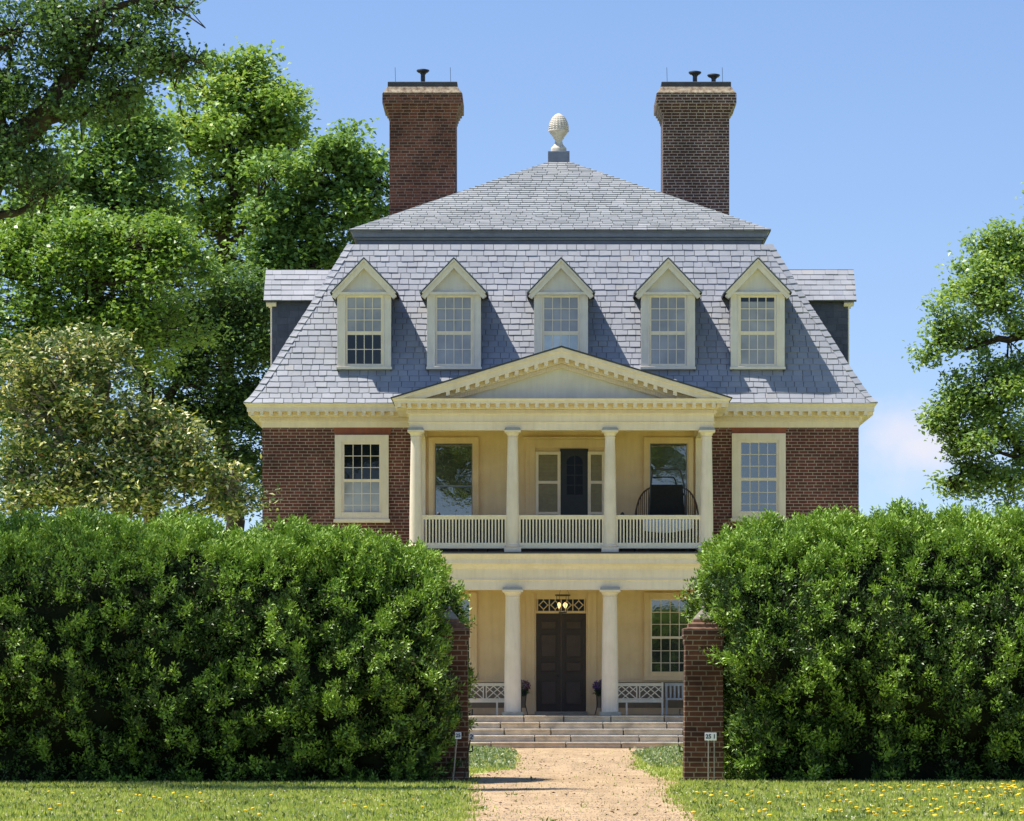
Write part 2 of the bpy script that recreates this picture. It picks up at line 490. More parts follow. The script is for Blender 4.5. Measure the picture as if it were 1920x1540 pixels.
def gravel_material():
    m, n, l, p = new_mat("tan_gravel")
    a = noise(n, l, 1.1, 5, 0.6)
    b = noise(n, l, 22.0, 5, 0.75)
    v = n.new("ShaderNodeTexVoronoi"); v.inputs["Scale"].default_value = 34
    t = n.new("ShaderNodeTexCoord"); l.new(t.outputs["Object"], v.inputs["Vector"])
    r = ramp(n, [(0.3, (0.37, 0.25, 0.135)), (0.55, (0.47, 0.33, 0.185)), (0.75, (0.53, 0.39, 0.235))])
    l.new(a.outputs["Fac"], r.inputs[0])
    q = ramp(n, [(0.25, (0.8, 0.78, 0.75)), (0.5, (1, 1, 1)), (0.75, (1.1, 1.09, 1.07))])
    l.new(b.outputs["Fac"], q.inputs[0])
    mu = n.new("ShaderNodeMix"); mu.data_type = 'RGBA'; mu.blend_type = 'MULTIPLY'; mu.inputs["Factor"].default_value = 1.0
    l.new(r.outputs[0], mu.inputs["A"]); l.new(q.outputs[0], mu.inputs["B"])
    mw = n.new("ShaderNodeMapping"); mw.inputs["Scale"].default_value = (2.6, 0.22, 1.0)
    l.new(t.outputs["Object"], mw.inputs["Vector"])
    nw = n.new("ShaderNodeTexNoise"); nw.inputs["Scale"].default_value = 1.0; nw.inputs["Detail"].default_value = 5
    l.new(mw.outputs["Vector"], nw.inputs["Vector"])
    rw = ramp(n, [(0.36, (0.87, 0.86, 0.84)), (0.5, (0.98, 0.975, 0.97)), (0.66, (1.08, 1.08, 1.09))])
    l.new(nw.outputs["Fac"], rw.inputs[0])
    m2 = n.new("ShaderNodeMix"); m2.data_type = 'RGBA'; m2.blend_type = 'MULTIPLY'; m2.inputs["Factor"].default_value = 1.0
    l.new(mu.outputs["Result"], m2.inputs["A"]); l.new(rw.outputs[0], m2.inputs["B"])
    l.new(m2.outputs["Result"], p.inputs["Base Color"])
    p.inputs["Roughness"].default_value = 0.95
    k = n.new("ShaderNodeBump"); k.inputs["Strength"].default_value = 0.7; k.inputs["Distance"].default_value = 0.03
    l.new(v.outputs["Distance"], k.inputs["Height"]); l.new(k.outputs[0], p.inputs["Normal"])
    return m


M_LAWN = ground_material()
M_GRAVEL = gravel_material()
g = MB(); g.add([(-700, -400, 0), (700, -400, 0), (700, 1200, 0), (-700, 1200, 0)], [(0, 1, 2, 3)])
tag(g.build("lawn", M_LAWN), kind="structure")

# path: (distance, left X, right X)
PATH = [(30, -1.3, 1.15), (38.9, -1.34, 1.16), (44, -1.42, 1.14), (48, -1.5, 1.15), (51.5, -1.58, 1.3), (53.5, -1.56, 1.45), (55.2, -1.63, 1.5),
        (57.5, -1.63, 1.35), (60, -1.6, 1.25), (61.5, -1.4, 1.3), (63, -1.05, 1.15), (67, -0.95, 1.2), (72, -1.0, 1.35), (78, -1.05, 1.5), (82.5, -1.35, 1.9), (86.0, -2.2, 2.6)]


def path_edges(d):
    ds = [p[0] for p in PATH]
    l = float(np.interp(d, ds, [p[1] for p in PATH])); r = float(np.interp(d, ds, [p[2] for p in PATH]))
    l += 0.07 * math.sin(d * 2.7) + 0.05 * math.sin(d * 6.1 + 1); r += 0.07 * math.sin(d * 2.3 + 2) + 0.05 * math.sin(d * 7.3)
    return l, r


g = MB(); vs = []; fs = []
dd = np.arange(30, 86.01, 0.25)
for i, d in enumerate(dd):
    l, r = path_edges(d)
    vs += [(l, d - 90, 0.006), ((l + r) / 2, d - 90, 0.02), (r, d - 90, 0.006)]
    if i:
        a = 3 * (i - 1)
        fs += [(a, a + 1, a + 4, a + 3), (a + 1, a + 2, a + 5, a + 4)]
g.add(vs, fs)
tag(g.build("path", M_GRAVEL, smooth=True), kind="structure")

# ------------------------------------------------------------------ the house
HOUSE = empty("brick_house")
tag(HOUSE, "square red brick mansion with slate mansard roof, five dormers and a two-storey columned portico", "house")
CY = 7.3
ROT = {0: None, 1: Matrix.Translation((0, CY, 0)) @ Matrix.Rotation(R(-90), 4, 'Z') @ Matrix.Translation((0, -CY, 0)),
       2: Matrix.Translation((0, CY, 0)) @ Matrix.Rotation(R(180), 4, 'Z') @ Matrix.Translation((0, -CY, 0)),
       3: Matrix.Translation((0, CY, 0)) @ Matrix.Rotation(R(90), 4, 'Z') @ Matrix.Translation((0, -CY, 0))}

b = MB(); b.box(-7.3, 7.3, 0, 14.6, 0, 7.95)
b.build("wall", M_BRICK, HOUSE)
b = MB(); b.box(-3.62, 3.62, -0.03, 0.05, 0.4, 7.9)
b.build("stucco_wall", M_STUCCO, HOUSE)

# main cornice with modillions and dentils
b = MB()
b.loft(-7.3, 7.3, 0, 14.6, [(0.004, 7.78), (0.02, 7.80), (0.02, 7.915), (0.055, 7.925), (0.055, 8.035), (0.10, 8.045), (0.10, 8.15), (0.35, 8.155), (0.35, 8.25), (0.37, 8.265), (0.385, 8.30), (0.42, 8.335), (0.42, 8.35)])
for side in range(4):
    T = ROT[side]
    c = MB()
    x = -7.52
    while x <= 7.53:
        c.box(x - 0.045, x + 0.045, -0.33, -0.08, 8.065, 8.158)
        x += 0.2267
    x = -7.33
    while x <= 7.34:
        c.box(x - 0.021, x + 0.021, -0.085, -0.05, 7.945, 8.02)
        x += 0.0735
    b.add([tuple(T @ Vector(p)) for p in c.v] if T else c.v, c.f)
b.build("cornice", M_TRIM, HOUSE)

# mansard: profile of (inset, z)
PROF = [(0.0, 8.345), (0.11, 8.455), (0.26, 8.67), (0.45, 8.99), (0.66, 9.345), (1.07, 10.10), (1.53, 10.90), (1.97, 11.70), (2.36, 12.42), (2.40, 12.50)]
HALF = 7.72


def prof_at(t, prof):
    for i in range(len(prof) - 1):
        a, c = prof[i], prof[i + 1]
        l = math.hypot(c[0] - a[0], c[1] - a[1])
        if t <= l or i == len(prof) - 2:
            k = t / l
            return a[0] + (c[0] - a[0]) * k, a[1] + (c[1] - a[1]) * k
        t -= l


def prof_len(prof):
    return sum(math.hypot(prof[i + 1][0] - prof[i][0], prof[i + 1][1] - prof[i][1]) for i in range(len(prof) - 1))


def slate_rows(mb, prof, half, y_front, expo, sw, rnd, lift=0.020, hip=True, xshift=0.0, jitter=0.008, skip=None):
    """one roof slope facing -Y: rows of separate slates laid over one another"""
    L = prof_len(prof)
    nrow = max(1, int(round(L / expo)))
    ex = L / nrow
    for i in range(nrow):
        t0 = i * ex
        s0, z0 = prof_at(t0, prof)
        s1, z1 = prof_at(min(L, t0 + ex * 1.12), prof)
        nx, nz = -(z1 - z0), (s1 - s0)
        nl = math.hypot(nx, nz); nx, nz = nx / nl, nz / nl       # outward in (inset, z)
        w0 = half - (s0 if hip else 0); w1 = half - (s1 if hip else 0)
        x = -w0 - rnd.uniform(0, sw)
        while x < w0:
            wd = sw * rnd.uniform(0.75, 1.25)
            a, c = x + 0.006, x + wd - 0.006
            x += wd
            a0, c0 = max(a, -w0), min(c, w0)
            if c0 - a0 < 0.02: continue
            a1, c1 = max(a, -w1), min(c, w1)
            if a1 > c1: a1 = c1 = max(min(a1, w1), -w1) if a > 0 else -w1
            lf = lift * rnd.uniform(0.7, 1.35)
            j0, j1 = rnd.uniform(-jitter, jitter), rnd.uniform(-jitter, jitter)
            tx, tz = (s1 - s0) / nl, (z1 - z0) / nl

            def pt(xx, s, z, o, j=0.0):
                return (xx + xshift, y_front + s + nx * o + tx * j, z + nz * o + tz * j)
            v = [pt(a0, s0, z0, lf, j0), pt(c0, s0, z0, lf, j1), pt(c1, s1, z1, 0.004), pt(a1, s1, z1, 0.004), pt(a0, s0, z0, -0.01, j0), pt(c0, s0, z0, -0.01, j1)]
            mb.add(v, [(0, 1, 2, 3), (4, 5, 1, 0), (4, 0, 3), (1, 5, 2)])


rnd = random.Random(5)
b = MB(); deck = MB()
for side in range(4):
    c = MB()
    slate_rows(c, PROF, HALF, CY - HALF, 0.172, 0.265, rnd)
    T = ROT[side]
    b.add([tuple(T @ Vector(p)) for p in c.v] if T else c.v, c.f)
n = len(PROF)
deck.loft(-HALF, HALF, CY - HALF, CY + HALF, [(-s - 0.02, z - 0.012) for s, z in PROF])
lr = b.build("lower_roof", M_SLATE, HOUSE)
deck.build("roof_boarding", M_DECK, lr)
# hip edge slates (rounded)
for sx in (-1, 1):
    c = MB()
    L = prof_len(PROF); k = 24
    for i in range(k):
        s0, z0 = prof_at(L * i / k, PROF); s1, z1 = prof_at(min(L, L * (i + 1.25) / k), PROF)
        x0, x1 = sx * (HALF - s0), sx * (HALF - s1); y0, y1 = CY - HALF + s0, CY - HALF + s1
        w = 0.17
        v = [(x0 + sx * 0.0, y0 - 0.012, z0 + 0.035), (x0 - sx * w, y0 - 0.03, z0 + 0.022), (x1 - sx * w, y1 - 0.004, z1 + 0.004), (x1, y1, z1 + 0.012),
             (x0 + sx * 0.03, y0 + w, z0 + 0.022), (x1 + sx * 0.004, y1 + w, z1 + 0.004),
             (x0 - sx * w, y0 - 0.004, z0 - 0.005), (x0, y0, z0)]
        c.add(v, [(0, 1, 2, 3), (0, 3, 5, 4), (0, 7, 6, 1)])
    c.build("hip_slates", M_SLATE, lr)

# upper roof and its cornice
UH, UZ, AZ = 5.28, 12.86, 15.40
b = MB()
b.loft(-5.06, 5.06, CY - 5.06, CY + 5.06, [(0.0, 12.45), (0.0, 12.62), (0.05, 12.635), (0.05, 12.69), (0.13, 12.71), (0.13, 12.80), (0.19, 12.845), (0.20, 12.86)])  # flat lower band stands in for the shadow strip on the slates
b.build("roof_cornice", M_BLUE, HOUSE)
UP = [(0.0, UZ + 0.01), (UH - 0.25, UZ + 0.01 + (AZ - UZ) * (UH - 0.25) / UH)]
b = MB()
for side in range(4):
    c = MB()
    slate_rows(c, UP, UH, CY - UH, 0.165, 0.30, rnd, lift=0.024)
    T = ROT[side]
    b.add([tuple(T @ Vector(p)) for p in c.v] if T else c.v, c.f)
ur = b.build("upper_roof", M_SLATE_UP, HOUSE)
deck = MB(); deck.loft(-UH, UH, CY - UH, CY + UH, [(0, UZ - 0.012), (0.0, UZ), (-UP[1][0] - 0.02, UP[1][1] - 0.01)])
deck.build("roof_boarding", M_DECK, ur)

# pineapple finial
fin = MB(); fin.box(-0.285, 0.285, CY - 0.285, CY + 0.285, 15.24, 15.575)
fin = fin.build("finial", M_BLUE, HOUSE, bevel=0.01)
fz = lambda y: PZ(y, 97.3) + 0.01
fp = [(14.8, 287), (14.8, 281), (14.2, 278.5), (10.5, 275), (8, 271.5), (6.6, 266), (7.5, 262.5), (9.8, 261.5), (9.8, 259), (12.5, 256), (16, 251.5), (18, 247.5)]
nut = [(17.4, 247.3), (18.3, 243), (18.2, 238), (17.2, 233), (15.7, 228.8), (13.2, 223.5), (10.5, 219.8), (7.5, 217), (4, 214.6), (1, 213.6)]
k = MB(); k.lathe([(r * 0.0141, fz(y)) for r, y in fp], 0, CY, 28)
k.build("urn_base", M_FINIAL, fin, smooth=True)
pr = []
for i in range(46):
    t = i / 45 * (len(nut) - 1); a = min(int(t), len(nut) - 2); u = t - a
    pr.append(((nut[a][0] * (1 - u) + nut[a + 1][0] * u) * 0.0141, fz(nut[a][1] * (1 - u) + nut[a + 1][1] * u)))
k = MB(); k.lathe(pr, 0, CY, 72, lambda a, z: 1 + 0.055 * math.cos(9 * a + z * 62) * math.cos(9 * a - z * 62))
k.build("pineapple", M_FINIAL, fin, smooth=True)
k = MB(); k.lathe([(0.245, fz(249)), (0.272, fz(247.6)), (0.272, fz(246)), (0.25, fz(245))], 0, CY, 40, lambda a, z: 1 + 0.03 * math.cos(12 * a))
k.build("leaf_collar", M_FINIAL, fin, smooth=True)

# chimneys
def chimney(cx, mat, flues, rods, label):
    y0, y1 = 6.4, 8.2
    h = 0.867
    b = MB()
    b.loft(cx - h, cx + h, y0, y1, [(0, 10.5), (0, 16.40), (0.02, 16.405), (0.02, 16.475), (0.045, 16.48), (0.045, 16.555), (0.085, 16.56), (0.085, 16.63), (0.13, 16.635), (0.13, 16.705), (0.18, 16.71), (0.18, 16.97), (0.10, 16.975)])
    c = b.build("chimney", mat, HOUSE)
    c["label"] = label
    k = MB(); k.loft(cx - h, cx + h, y0, y1, [(0.17, 16.972), (0.165, 17.0), (0.10, 17.08), (0.06, 17.16)])
    k.build("weathering", M_CEMENT, c, bevel=0.01)
    k = MB(); k.loft(cx - h, cx + h, y0, y1, [(0.045, 17.158), (0.045, 17.285), (0.03, 17.30), (-0.5, 17.335)])
    k.build("cap_slab", M_CAPSLAB, c)
    for fx, fzt in flues:
        k = MB(); k.lathe([(0.075, 17.31), (0.06, 17.36), (0.06, fzt - 0.10)], fx, 7.3, 14)
        f = k.build("flue", M_DARKMETAL, c, smooth=True)
        k = MB()
        k.lathe([(0.13, fzt - 0.09), (0.172, fzt - 0.05), (0.165, fzt - 0.02), (0.09, fzt)], fx, 7.3, 16)
        for a in range(4):
            an = a * math.pi / 2 + 0.6
            k.tube([(fx + 0.06 * math.cos(an), 7.3 + 0.06 * math.sin(an), fzt - 0.14), (fx + 0.12 * math.cos(an), 7.3 + 0.12 * math.sin(an), fzt - 0.07)], 0.012, 5)
        k.build("flue_cap", M_DARKMETAL, c, smooth=True)
    for rx in rods:
        k = MB(); k.tube([(rx, 6.42, 17.28), (rx - 0.01, 6.42, 17.68)], 0.006, 5)
        k.build("lightning_rod", M_DARKMETAL, c)


chimney(-3.575, M_CHIM_RED, [(PX(793, 97.3), 17.78)], [PX(741.5, 96.4), PX(845, 96.4)], "dark red brick chimney with one flue cap")
chimney(3.60, M_CHIM_PALE, [(PX(1303, 97.3), 17.73), (PX(1338, 97.3), 17.655)], [PX(1251, 96.4), PX(1355, 96.4)], "dark brick chimney with pale joints and two flue caps")


# sash window pieces on a plane facing -Y
def sash_mesh(b, x0, x1, z0, z1, ncol, rows_up, rows_lo, yp, zm=None, st=0.045, mt=0.016):
    zm = zm if zm is not None else (z0 + (z1 - z0) * rows_lo / (rows_up + rows_lo))
    b.ring(x0, x1, zm, z1, st, yp - 0.02, yp + 0.012)
    b.ring(x0, x1, z0, zm, st, yp - 0.008, yp + 0.024)
    for (a, c, r, yy) in ((zm + st, z1 - st, rows_up, yp - 0.012), (z0 + st, zm - st, rows_lo, yp - 0.001)):
        if ncol > 1:
            for i in range(1, ncol):
                x = x0 + st + (x1 - x0 - 2 * st) * i / ncol
                b.box(x - mt / 2, x + mt / 2, yy, yy + 0.018, a, c)
            for j in range(1, r):
                z = a + (c - a) * j / r
                b.box(x0 + st, x1 - st, yy + 0.002, yy + 0.0165, z - mt / 2, z + mt / 2)
    return zm


def window(x0, x1, z0, z1, cw, ncol, up, lo, yw, mat_up=None, mat_lo=None, trim=None, sill=True, lintel=None, muntin_mat=None, st=0.035):
    """x0..x1,z0..z1 = sash outline; casing cw wide round it; yw = wall face"""
    mat_up = mat_up or M_GLASS; mat_lo = mat_lo or M_GLASS; trim = trim or M_TRIM
    b = MB()
    b.ring(x0 - cw, x1 + cw, z0 - (0.02 if sill else cw), z1 + cw, cw - 0.03, yw - 0.07, yw + 0.01)
    b.ring(x0 - 0.032, x1 + 0.032, z0 - 0.018, z1 + 0.032, 0.032, yw - 0.05, yw + 0.012)
    w = b.build("window", trim, HOUSE, bevel=0.004)
    s = MB(); zm = sash_mesh(s, x0, x1, z0, z1, ncol, up, lo, yw - 0.024, st=st)
    s.build("sash", muntin_mat or trim, w)
    p = MB(); p.box(x0, x1, yw - 0.018, yw + 0.005, zm, z1); p.build("pane", mat_up, w)
    p = MB(); p.box(x0, x1, yw - 0.016, yw + 0.005, z0, zm); p.build("pane", mat_lo, w)
    if sill:
        p = MB(); p.box(x0 - cw - 0.03, x1 + cw + 0.03, yw - 0.11, yw + 0.01, z0 - 0.11, z0 - 0.021); p.build("sill", trim, w, bevel=0.006)
    if lintel:
        xa, xb, za, zb = lintel
        p = MB(); p.prism([(xa, zb), (xa + 0.06, za), (xb - 0.06, za), (xb, zb)], yw - 0.006, yw + 0.05)
        p.build("lintel", M_RUBBED, w)
    return w


# brick bay windows of the main storey
window(PX(643, 90), PX(714, 90), PZ(972, 90), PZ(831, 90), 0.195, 4, 3, 3, 0.0, M_GLASSDARK, M_GLASSBLIND, lintel=(PX(624, 90), PX(736, 90), PZ(815.5, 90), PZ(800, 90) - 0.003))
window(PX(1387, 90), PX(1458, 90), PZ(970, 90), PZ(828, 90), 0.195, 4, 3, 3, 0.0, M_GLASS, M_GLASS, lintel=(PX(1370, 90), PX(1476, 90), PZ(813.5, 90), PZ(800, 90) - 0.003))
# ground-floor brick bays (behind the hedges)
window(PX(643, 90), PX(714, 90), PZ(1265, 90), PZ(1122, 90), 0.195, 4, 3, 3, 0.0, lintel=(PX(624, 90), PX(736, 90), PZ(1106.5, 90), PZ(1091, 90)))
window(PX(1387, 90), PX(1458, 90), PZ(1265, 90), PZ(1122, 90), 0.195, 4, 3, 3, 0.0, lintel=(PX(1370, 90), PX(1476, 90), PZ(1104.5, 90), PZ(1091, 90)))
# under the portico
for xa, xb in ((815.5, 886), (1218.5, 1288)):
    window(PX(xa, 90), PX(xb, 90), PZ(992, 90), PZ(832, 90), 0.15, 1, 1, 1, -0.03, trim=M_STUCCO, st=0.02, muntin_mat=M_BLUE)
for cxw in (-2.68, 2.68):
    window(cxw - 0.475, cxw + 0.475, PZ(1268, 90), PZ(1123.5, 90), 0.16, 4, 3, 3, -0.03, M_GLASS, M_GLASS, trim=M_STUCCO, muntin_mat=M_TRIM, st=0.03)

# balcony door with its louvred shutters
d0 = empty("balcony_door", parent=HOUSE)
yw = -0.03
b = MB()
zt = PZ(842, 90)
b.box(PX(985, 90), PX(1003, 90), yw - 0.05, yw + 0.01, 4.62, PZ(824, 90)); b.box(PX(1134, 90), PX(1121 + 31, 90), yw - 0.05, yw + 0.01, 4.62, PZ(824, 90))
b.box(PX(1003, 90), PX(1134, 90), yw - 0.048, yw + 0.01, zt + 0.02, PZ(824, 90) - 0.002)
b.box(PX(981, 90), PX(1156, 90), yw - 0.12, yw + 0.01, PZ(824, 90) + 0.002, PZ(820, 90))
b.box(PX(993, 90), PX(1003.5, 90), yw - 0.075, yw - 0.04, 4.62, PZ(834, 90)); b.box(PX(1133.5, 90), PX(1144, 90), yw - 0.075, yw - 0.04, 4.62, PZ(834, 90))
b.build("door_frame", M_STUCCO, d0, bevel=0.004)
b = MB(); b.box(PX(1050, 90), PX(1103, 90), yw - 0.035, yw + 0.005, 4.64, zt)
dl = b.build("door_leaf", M_DOORBLUE, d0)
b = MB()
for i in range(2):
    for j in range(4):
        xa = PX(1062.5 + i * 16, 90); xb = PX(1076.5 + i * 16, 90)
        za = PZ(928 - 18.7 * j, 90); zb = za + 17 * 0.01305
        if j == 3:
            xm = PX(1077.5, 90); rr = xb - xa if i == 0 else xb - xa
            arc = []
            for q in range(9):
                a = math.pi / 2 * q / 8
                if i == 0: arc.append((xb - rr * math.cos(a), za + 0.06 + rr * 0.85 * math.sin(a)))
                else: arc.append((xa + rr * math.cos(a), za + 0.06 + rr * 0.85 * math.sin(a)))
            poly = [(xa, za), (xb, za)] + (arc[::-1] if i == 0 else arc)
            b.prism(poly, yw - 0.039, yw - 0.03)
        else:
            b.box(xa, xb, yw - 0.039, yw - 0.03, za, zb)
b.build("pane", M_GLASSBLACK, d0)
for xa, xb in ((1004, 1051), (1102, 1149 - 15)):
    s = MB(); x0, x1 = PX(xa, 90), PX(xb, 90)
    zb, zt2, zmid = PZ(964, 90) - 0.0, PZ(847.5, 90), PZ(905, 90)
    s.ring(x0, x1, 4.70, zt2, 0.075, yw - 0.085, yw - 0.045)
    s.box(x0 + 0.07, x1 - 0.07, yw - 0.084, yw - 0.046, zmid - 0.035, zmid + 0.035)
    s.box(x0 + 0.07, x1 - 0.07, yw - 0.084, yw - 0.046, zb - 0.02, zb + 0.045)
    sh = s.build("shutter", M_TRIM, HOUSE, bevel=0.004)
    s = MB()
    z = 4.79
    while z < zt2 - 0.08:
        s.add([(x0 + 0.07, yw - 0.075, z), (x1 - 0.07, yw - 0.075, z), (x1 - 0.07, yw - 0.05, z + 0.034), (x0 + 0.07, yw - 0.05, z + 0.034), (x0 + 0.07, yw - 0.075, z + 0.006), (x1 - 0.07, yw - 0.075, z + 0.006)],
              [(0, 1, 2, 3), (4, 5, 1, 0), (4, 3, 2, 5)])
        z += 0.034
    s.build("louvres", M_LOUVRE, sh)

# entrance door
fd = empty("entrance_door", parent=HOUSE)
FZ = 0.755                                        # porch floor
b = MB()
zl, ztop = PZ(1150.5, 90), PZ(1112, 90)
b.box(PX(986, 90), PX(1005, 90), yw - 0.06, yw + 0.01, FZ, ztop); b.box(PX(1099, 90), PX(1118, 90), yw - 0.06, yw + 0.01, FZ, ztop)
b.box(PX(986, 90), PX(1118, 90), yw - 0.062, yw + 0.01, ztop - 0.02, ztop + 0.10)
b.box(PX(980, 90), PX(1124, 90), yw - 0.12, yw + 0.01, ztop + 0.10, ztop + 0.15)
b.box(PX(1005, 90), PX(1099, 90), yw - 0.05, yw + 0.01, zl, zl + 0.06)
b.box(PX(1005, 90), PX(1099, 90), yw - 0.045, yw + 0.01, PZ(1124, 90), ztop - 0.02)
b.box(PX(996, 90), PX(1002, 90), yw - 0.085, yw - 0.05, FZ, ztop); b.box(PX(1102, 90), PX(1108, 90), yw - 0.085, yw - 0.05, FZ, ztop)
b.build("door_frame", M_STUCCO, fd, bevel=0.004)
b = MB(); b.box(PX(1003, 90), PX(1101, 90), yw - 0.16, yw + 0.01, FZ - 0.01, FZ + 0.075)
b.build("threshold", M_PORCHFLOOR, fd, bevel=0.008)
for sgn, xa, xb in ((-1, 1005.5, 1051.6), (1, 1052.4, 1098.5)):
    b = MB(); x0, x1 = PX(xa, 90), PX(xb, 90)
    zb = FZ + 0.077
    b.box(x0, x1, yw - 0.03, yw + 0.008, zb, zl - 0.002)
    xl, xr = x0 + 0.115, x1 - 0.115
    zz = [PZ(1321, 90), PZ(1278, 90), PZ(1259, 90), PZ(1242, 90), PZ(1232, 90), PZ(1190, 90), PZ(1180, 90), PZ(1165, 90)]
    for a in range(0, 8, 2):
        b.ring(xl - 0.03, xr + 0.03, zz[a] - 0.03, zz[a + 1] + 0.03, 0.022, yw - 0.04, yw - 0.02)
    lf = b.build("door_leaf", M_DOOR, fd, bevel=0.003)
    for a in range(0, 8, 2):
        k = MB(); k.box(xl + 0.012, xr - 0.012, yw - 0.046, yw - 0.02, zz[a] + 0.012, zz[a + 1] - 0.012); k.build("door_panel", M_DOORPANEL, fd, bevel=0.008)
    if sgn < 0:
        k = MB(); k.lathe([(0.02, 0), (0.03, 0.02), (0.02, 0.045)], 0, 0, 10)
        k.T = Matrix.Translation((x1 - 0.075, yw - 0.03, PZ(1267, 90))) @ Matrix.Rotation(R(90), 4, 'X')
        k.build("handle", M_DARKMETAL, fd, smooth=True)
b = MB(); b.box(PX(1008, 90), PX(1096, 90), yw - 0.012, yw + 0.006, zl + 0.062, PZ(1124.2, 90))
b.build("transom_glass", M_GLASSBLACK, fd)
b = MB()
tx0, tx1, tz0, tz1 = PX(1008, 90), PX(1096, 90), zl + 0.065, PZ(1124.2, 90)
cw4 = (tx1 - tx0) / 4; ym = yw - 0.03; cz = (tz0 + tz1) / 2; hz = (tz1 - tz0) / 2
for i in range(5):
    b.bar((tx0 + cw4 * i, ym, tz0), (tx0 + cw4 * i, ym, tz1), 0.024, 0.03)
for i in range(4):
    xm = tx0 + cw4 * (i + 0.5); q = 0.105
    for sx in (-1, 1):
        for sz in (-1, 1):
            b.bar((xm + sx * q, ym - 0.002, cz), (xm, ym - 0.002, cz + sz * q), 0.022, 0.026)
        b.bar((xm + sx * q, ym - 0.004, cz), (xm + sx * cw4 / 2, ym - 0.004, cz), 0.022, 0.022)
        b.bar((xm, ym - 0.004, cz + sx * q), (xm, ym - 0.004, cz + sx * hz), 0.022, 0.022)
b.build("transom_tracery", M_STUCCO, fd)

# panelled dado along the porch wall; bench shade is painted into its panel
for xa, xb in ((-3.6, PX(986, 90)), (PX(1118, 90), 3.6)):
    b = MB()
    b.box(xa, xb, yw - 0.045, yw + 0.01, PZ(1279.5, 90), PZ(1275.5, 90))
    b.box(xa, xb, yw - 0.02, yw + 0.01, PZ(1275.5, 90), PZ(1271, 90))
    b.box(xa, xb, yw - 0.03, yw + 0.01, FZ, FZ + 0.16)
    k = MB(); k.box(xa + 0.002, xb - 0.002, yw - 0.012, yw + 0.01, FZ + 0.165, PZ(1280, 90)); k.build("bench_shade_panel", M_BENCHSHADE, HOUSE)
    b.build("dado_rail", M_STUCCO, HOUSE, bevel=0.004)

b = MB(); b.box(-3.28, 3.28, yw - 0.16, yw + 0.005, 4.615, 5.585); b.build("added_baluster_backing", M_BALUSTERGAP, HOUSE)  # dark board added to blacken the gaps between the balusters

# pilasters behind the outer columns
for sx in (-1, 1):
    for z0, z1 in ((FZ, 3.80), (4.62, 7.70)):
        b = MB(); b.box(sx * 3.30, sx * 3.60, -0.12, -0.02, z0, z1)
        b.box(sx * 3.27, sx * 3.63, -0.16, -0.02, z1 - 0.14, z1 - 0.02); b.box(sx * 3.27, sx * 3.63, -0.15, -0.02, z0, z0 + 0.13)
        b.build("pilaster", M_TRIM, HOUSE, bevel=0.005)

# ------------------------------------------------------------------ portico
def column(x, y, z0, z1, rb, rt, plinth_h, half, torus):
    b = MB()
    pr = []
    zs0 = z0 + plinth_h + (0.07 if torus else 0.0); zs1 = z1 - 0.13
    for i in range(15):
        t = i / 14
        e = rb + (rt - rb) * (max(0, (t - 0.15)) / 0.85) ** 1.35
        pr.append((e, zs0 + (zs1 - zs0) * t))
    b.lathe(pr, x, y, 32)
    c = b.build("column", M_TRIM, HOUSE, smooth=True)
    b = MB()
    b.lathe([(rt - 0.01, zs1 - 0.055), (rt + 0.014, zs1 - 0.05), (rt + 0.014, zs1 - 0.03), (rt - 0.002, zs1 - 0.025), (rt - 0.002, zs1 + 0.0), (rt + 0.015, zs1 + 0.006), (half - 0.05, zs1 + 0.05), (half - 0.02, zs1 + 0.075), (half - 0.02, zs1 + 0.082)], x, y, 32)
    b.box(x - half, x + half, y - half, y + half, zs1 + 0.08, z1 - 0.001)
    b.build("capital", M_TRIM, c, smooth=True)
    b = MB()
    b.box(x - half - 0.005, x + half + 0.005, y - half - 0.005, y + half + 0.005, z0, z0 + plinth_h)
    if torus:
        b.lathe([(rb, z0 + plinth_h - 0.002), (rb + 0.03, z0 + plinth_h + 0.012), (rb + 0.035, z0 + plinth_h + 0.035), (rb + 0.02, z0 + plinth_h + 0.06), (rb - 0.01, z0 + plinth_h + 0.075)], x, y, 32)
    b.build("base", M_TRIM if torus else M_STONE, c, smooth=True)
    b = MB()
    b.prism([(x - half + 0.02, z1 + 0.058), (x - half, z1), (x + half, z1), (x + half - 0.02, z1 + 0.058)], y - half - 0.004, y - 0.1)
    b.build("flashing", M_LEAD, c)
    return c


CYC = -2.85
for x in (-3.445, -1.153, 1.153, 3.445):
    column(x, CYC, FZ, 3.73, 0.200, 0.166, 0.085, 0.245, False)
for x in (-3.445, -1.153, 1.153, 3.445):
    column(x, CYC, 4.62, 7.51, 0.155, 0.119, 0.115, 0.195, True)


def entab(name, prof, zb, zc):
    b = MB()
    b.loft(-3.60, 3.60, -3.0, 0.4, prof, cap=False)
    b.box(-3.597, 3.597, -2.997, -2.70, zb + 0.002, zc + 0.05)
    b.box(-3.597, -3.30, -2.70, -0.02, zb + 0.002, zc + 0.05); b.box(3.30, 3.597, -2.70, -0.02, zb + 0.002, zc + 0.05)
    return b


# lower entablature
b = entab("lower", [(0, 3.73), (0, 3.945), (.028, 3.952), (.03, 3.975), (.01, 3.985), (.01, 4.22), (.035, 4.24), (.06, 4.29), (.13, 4.335), (.19, 4.35), (.19, 4.46), (.205, 4.468), (.215, 4.50), (.26, 4.565), (.26, 4.577)], 3.73, 4.05)
b.build("lower_entablature", M_TRIM, HOUSE)
b = MB(); b.box(-3.31, 3.31, -2.71, -0.02, 4.0, 4.05); b.build("porch_ceiling", M_STUCCO, HOUSE)
b = MB(); b.box(-3.84, 3.84, -3.235, -0.02, 4.572, 4.62); b.build("balcony_floor", M_BALCONY, HOUSE)

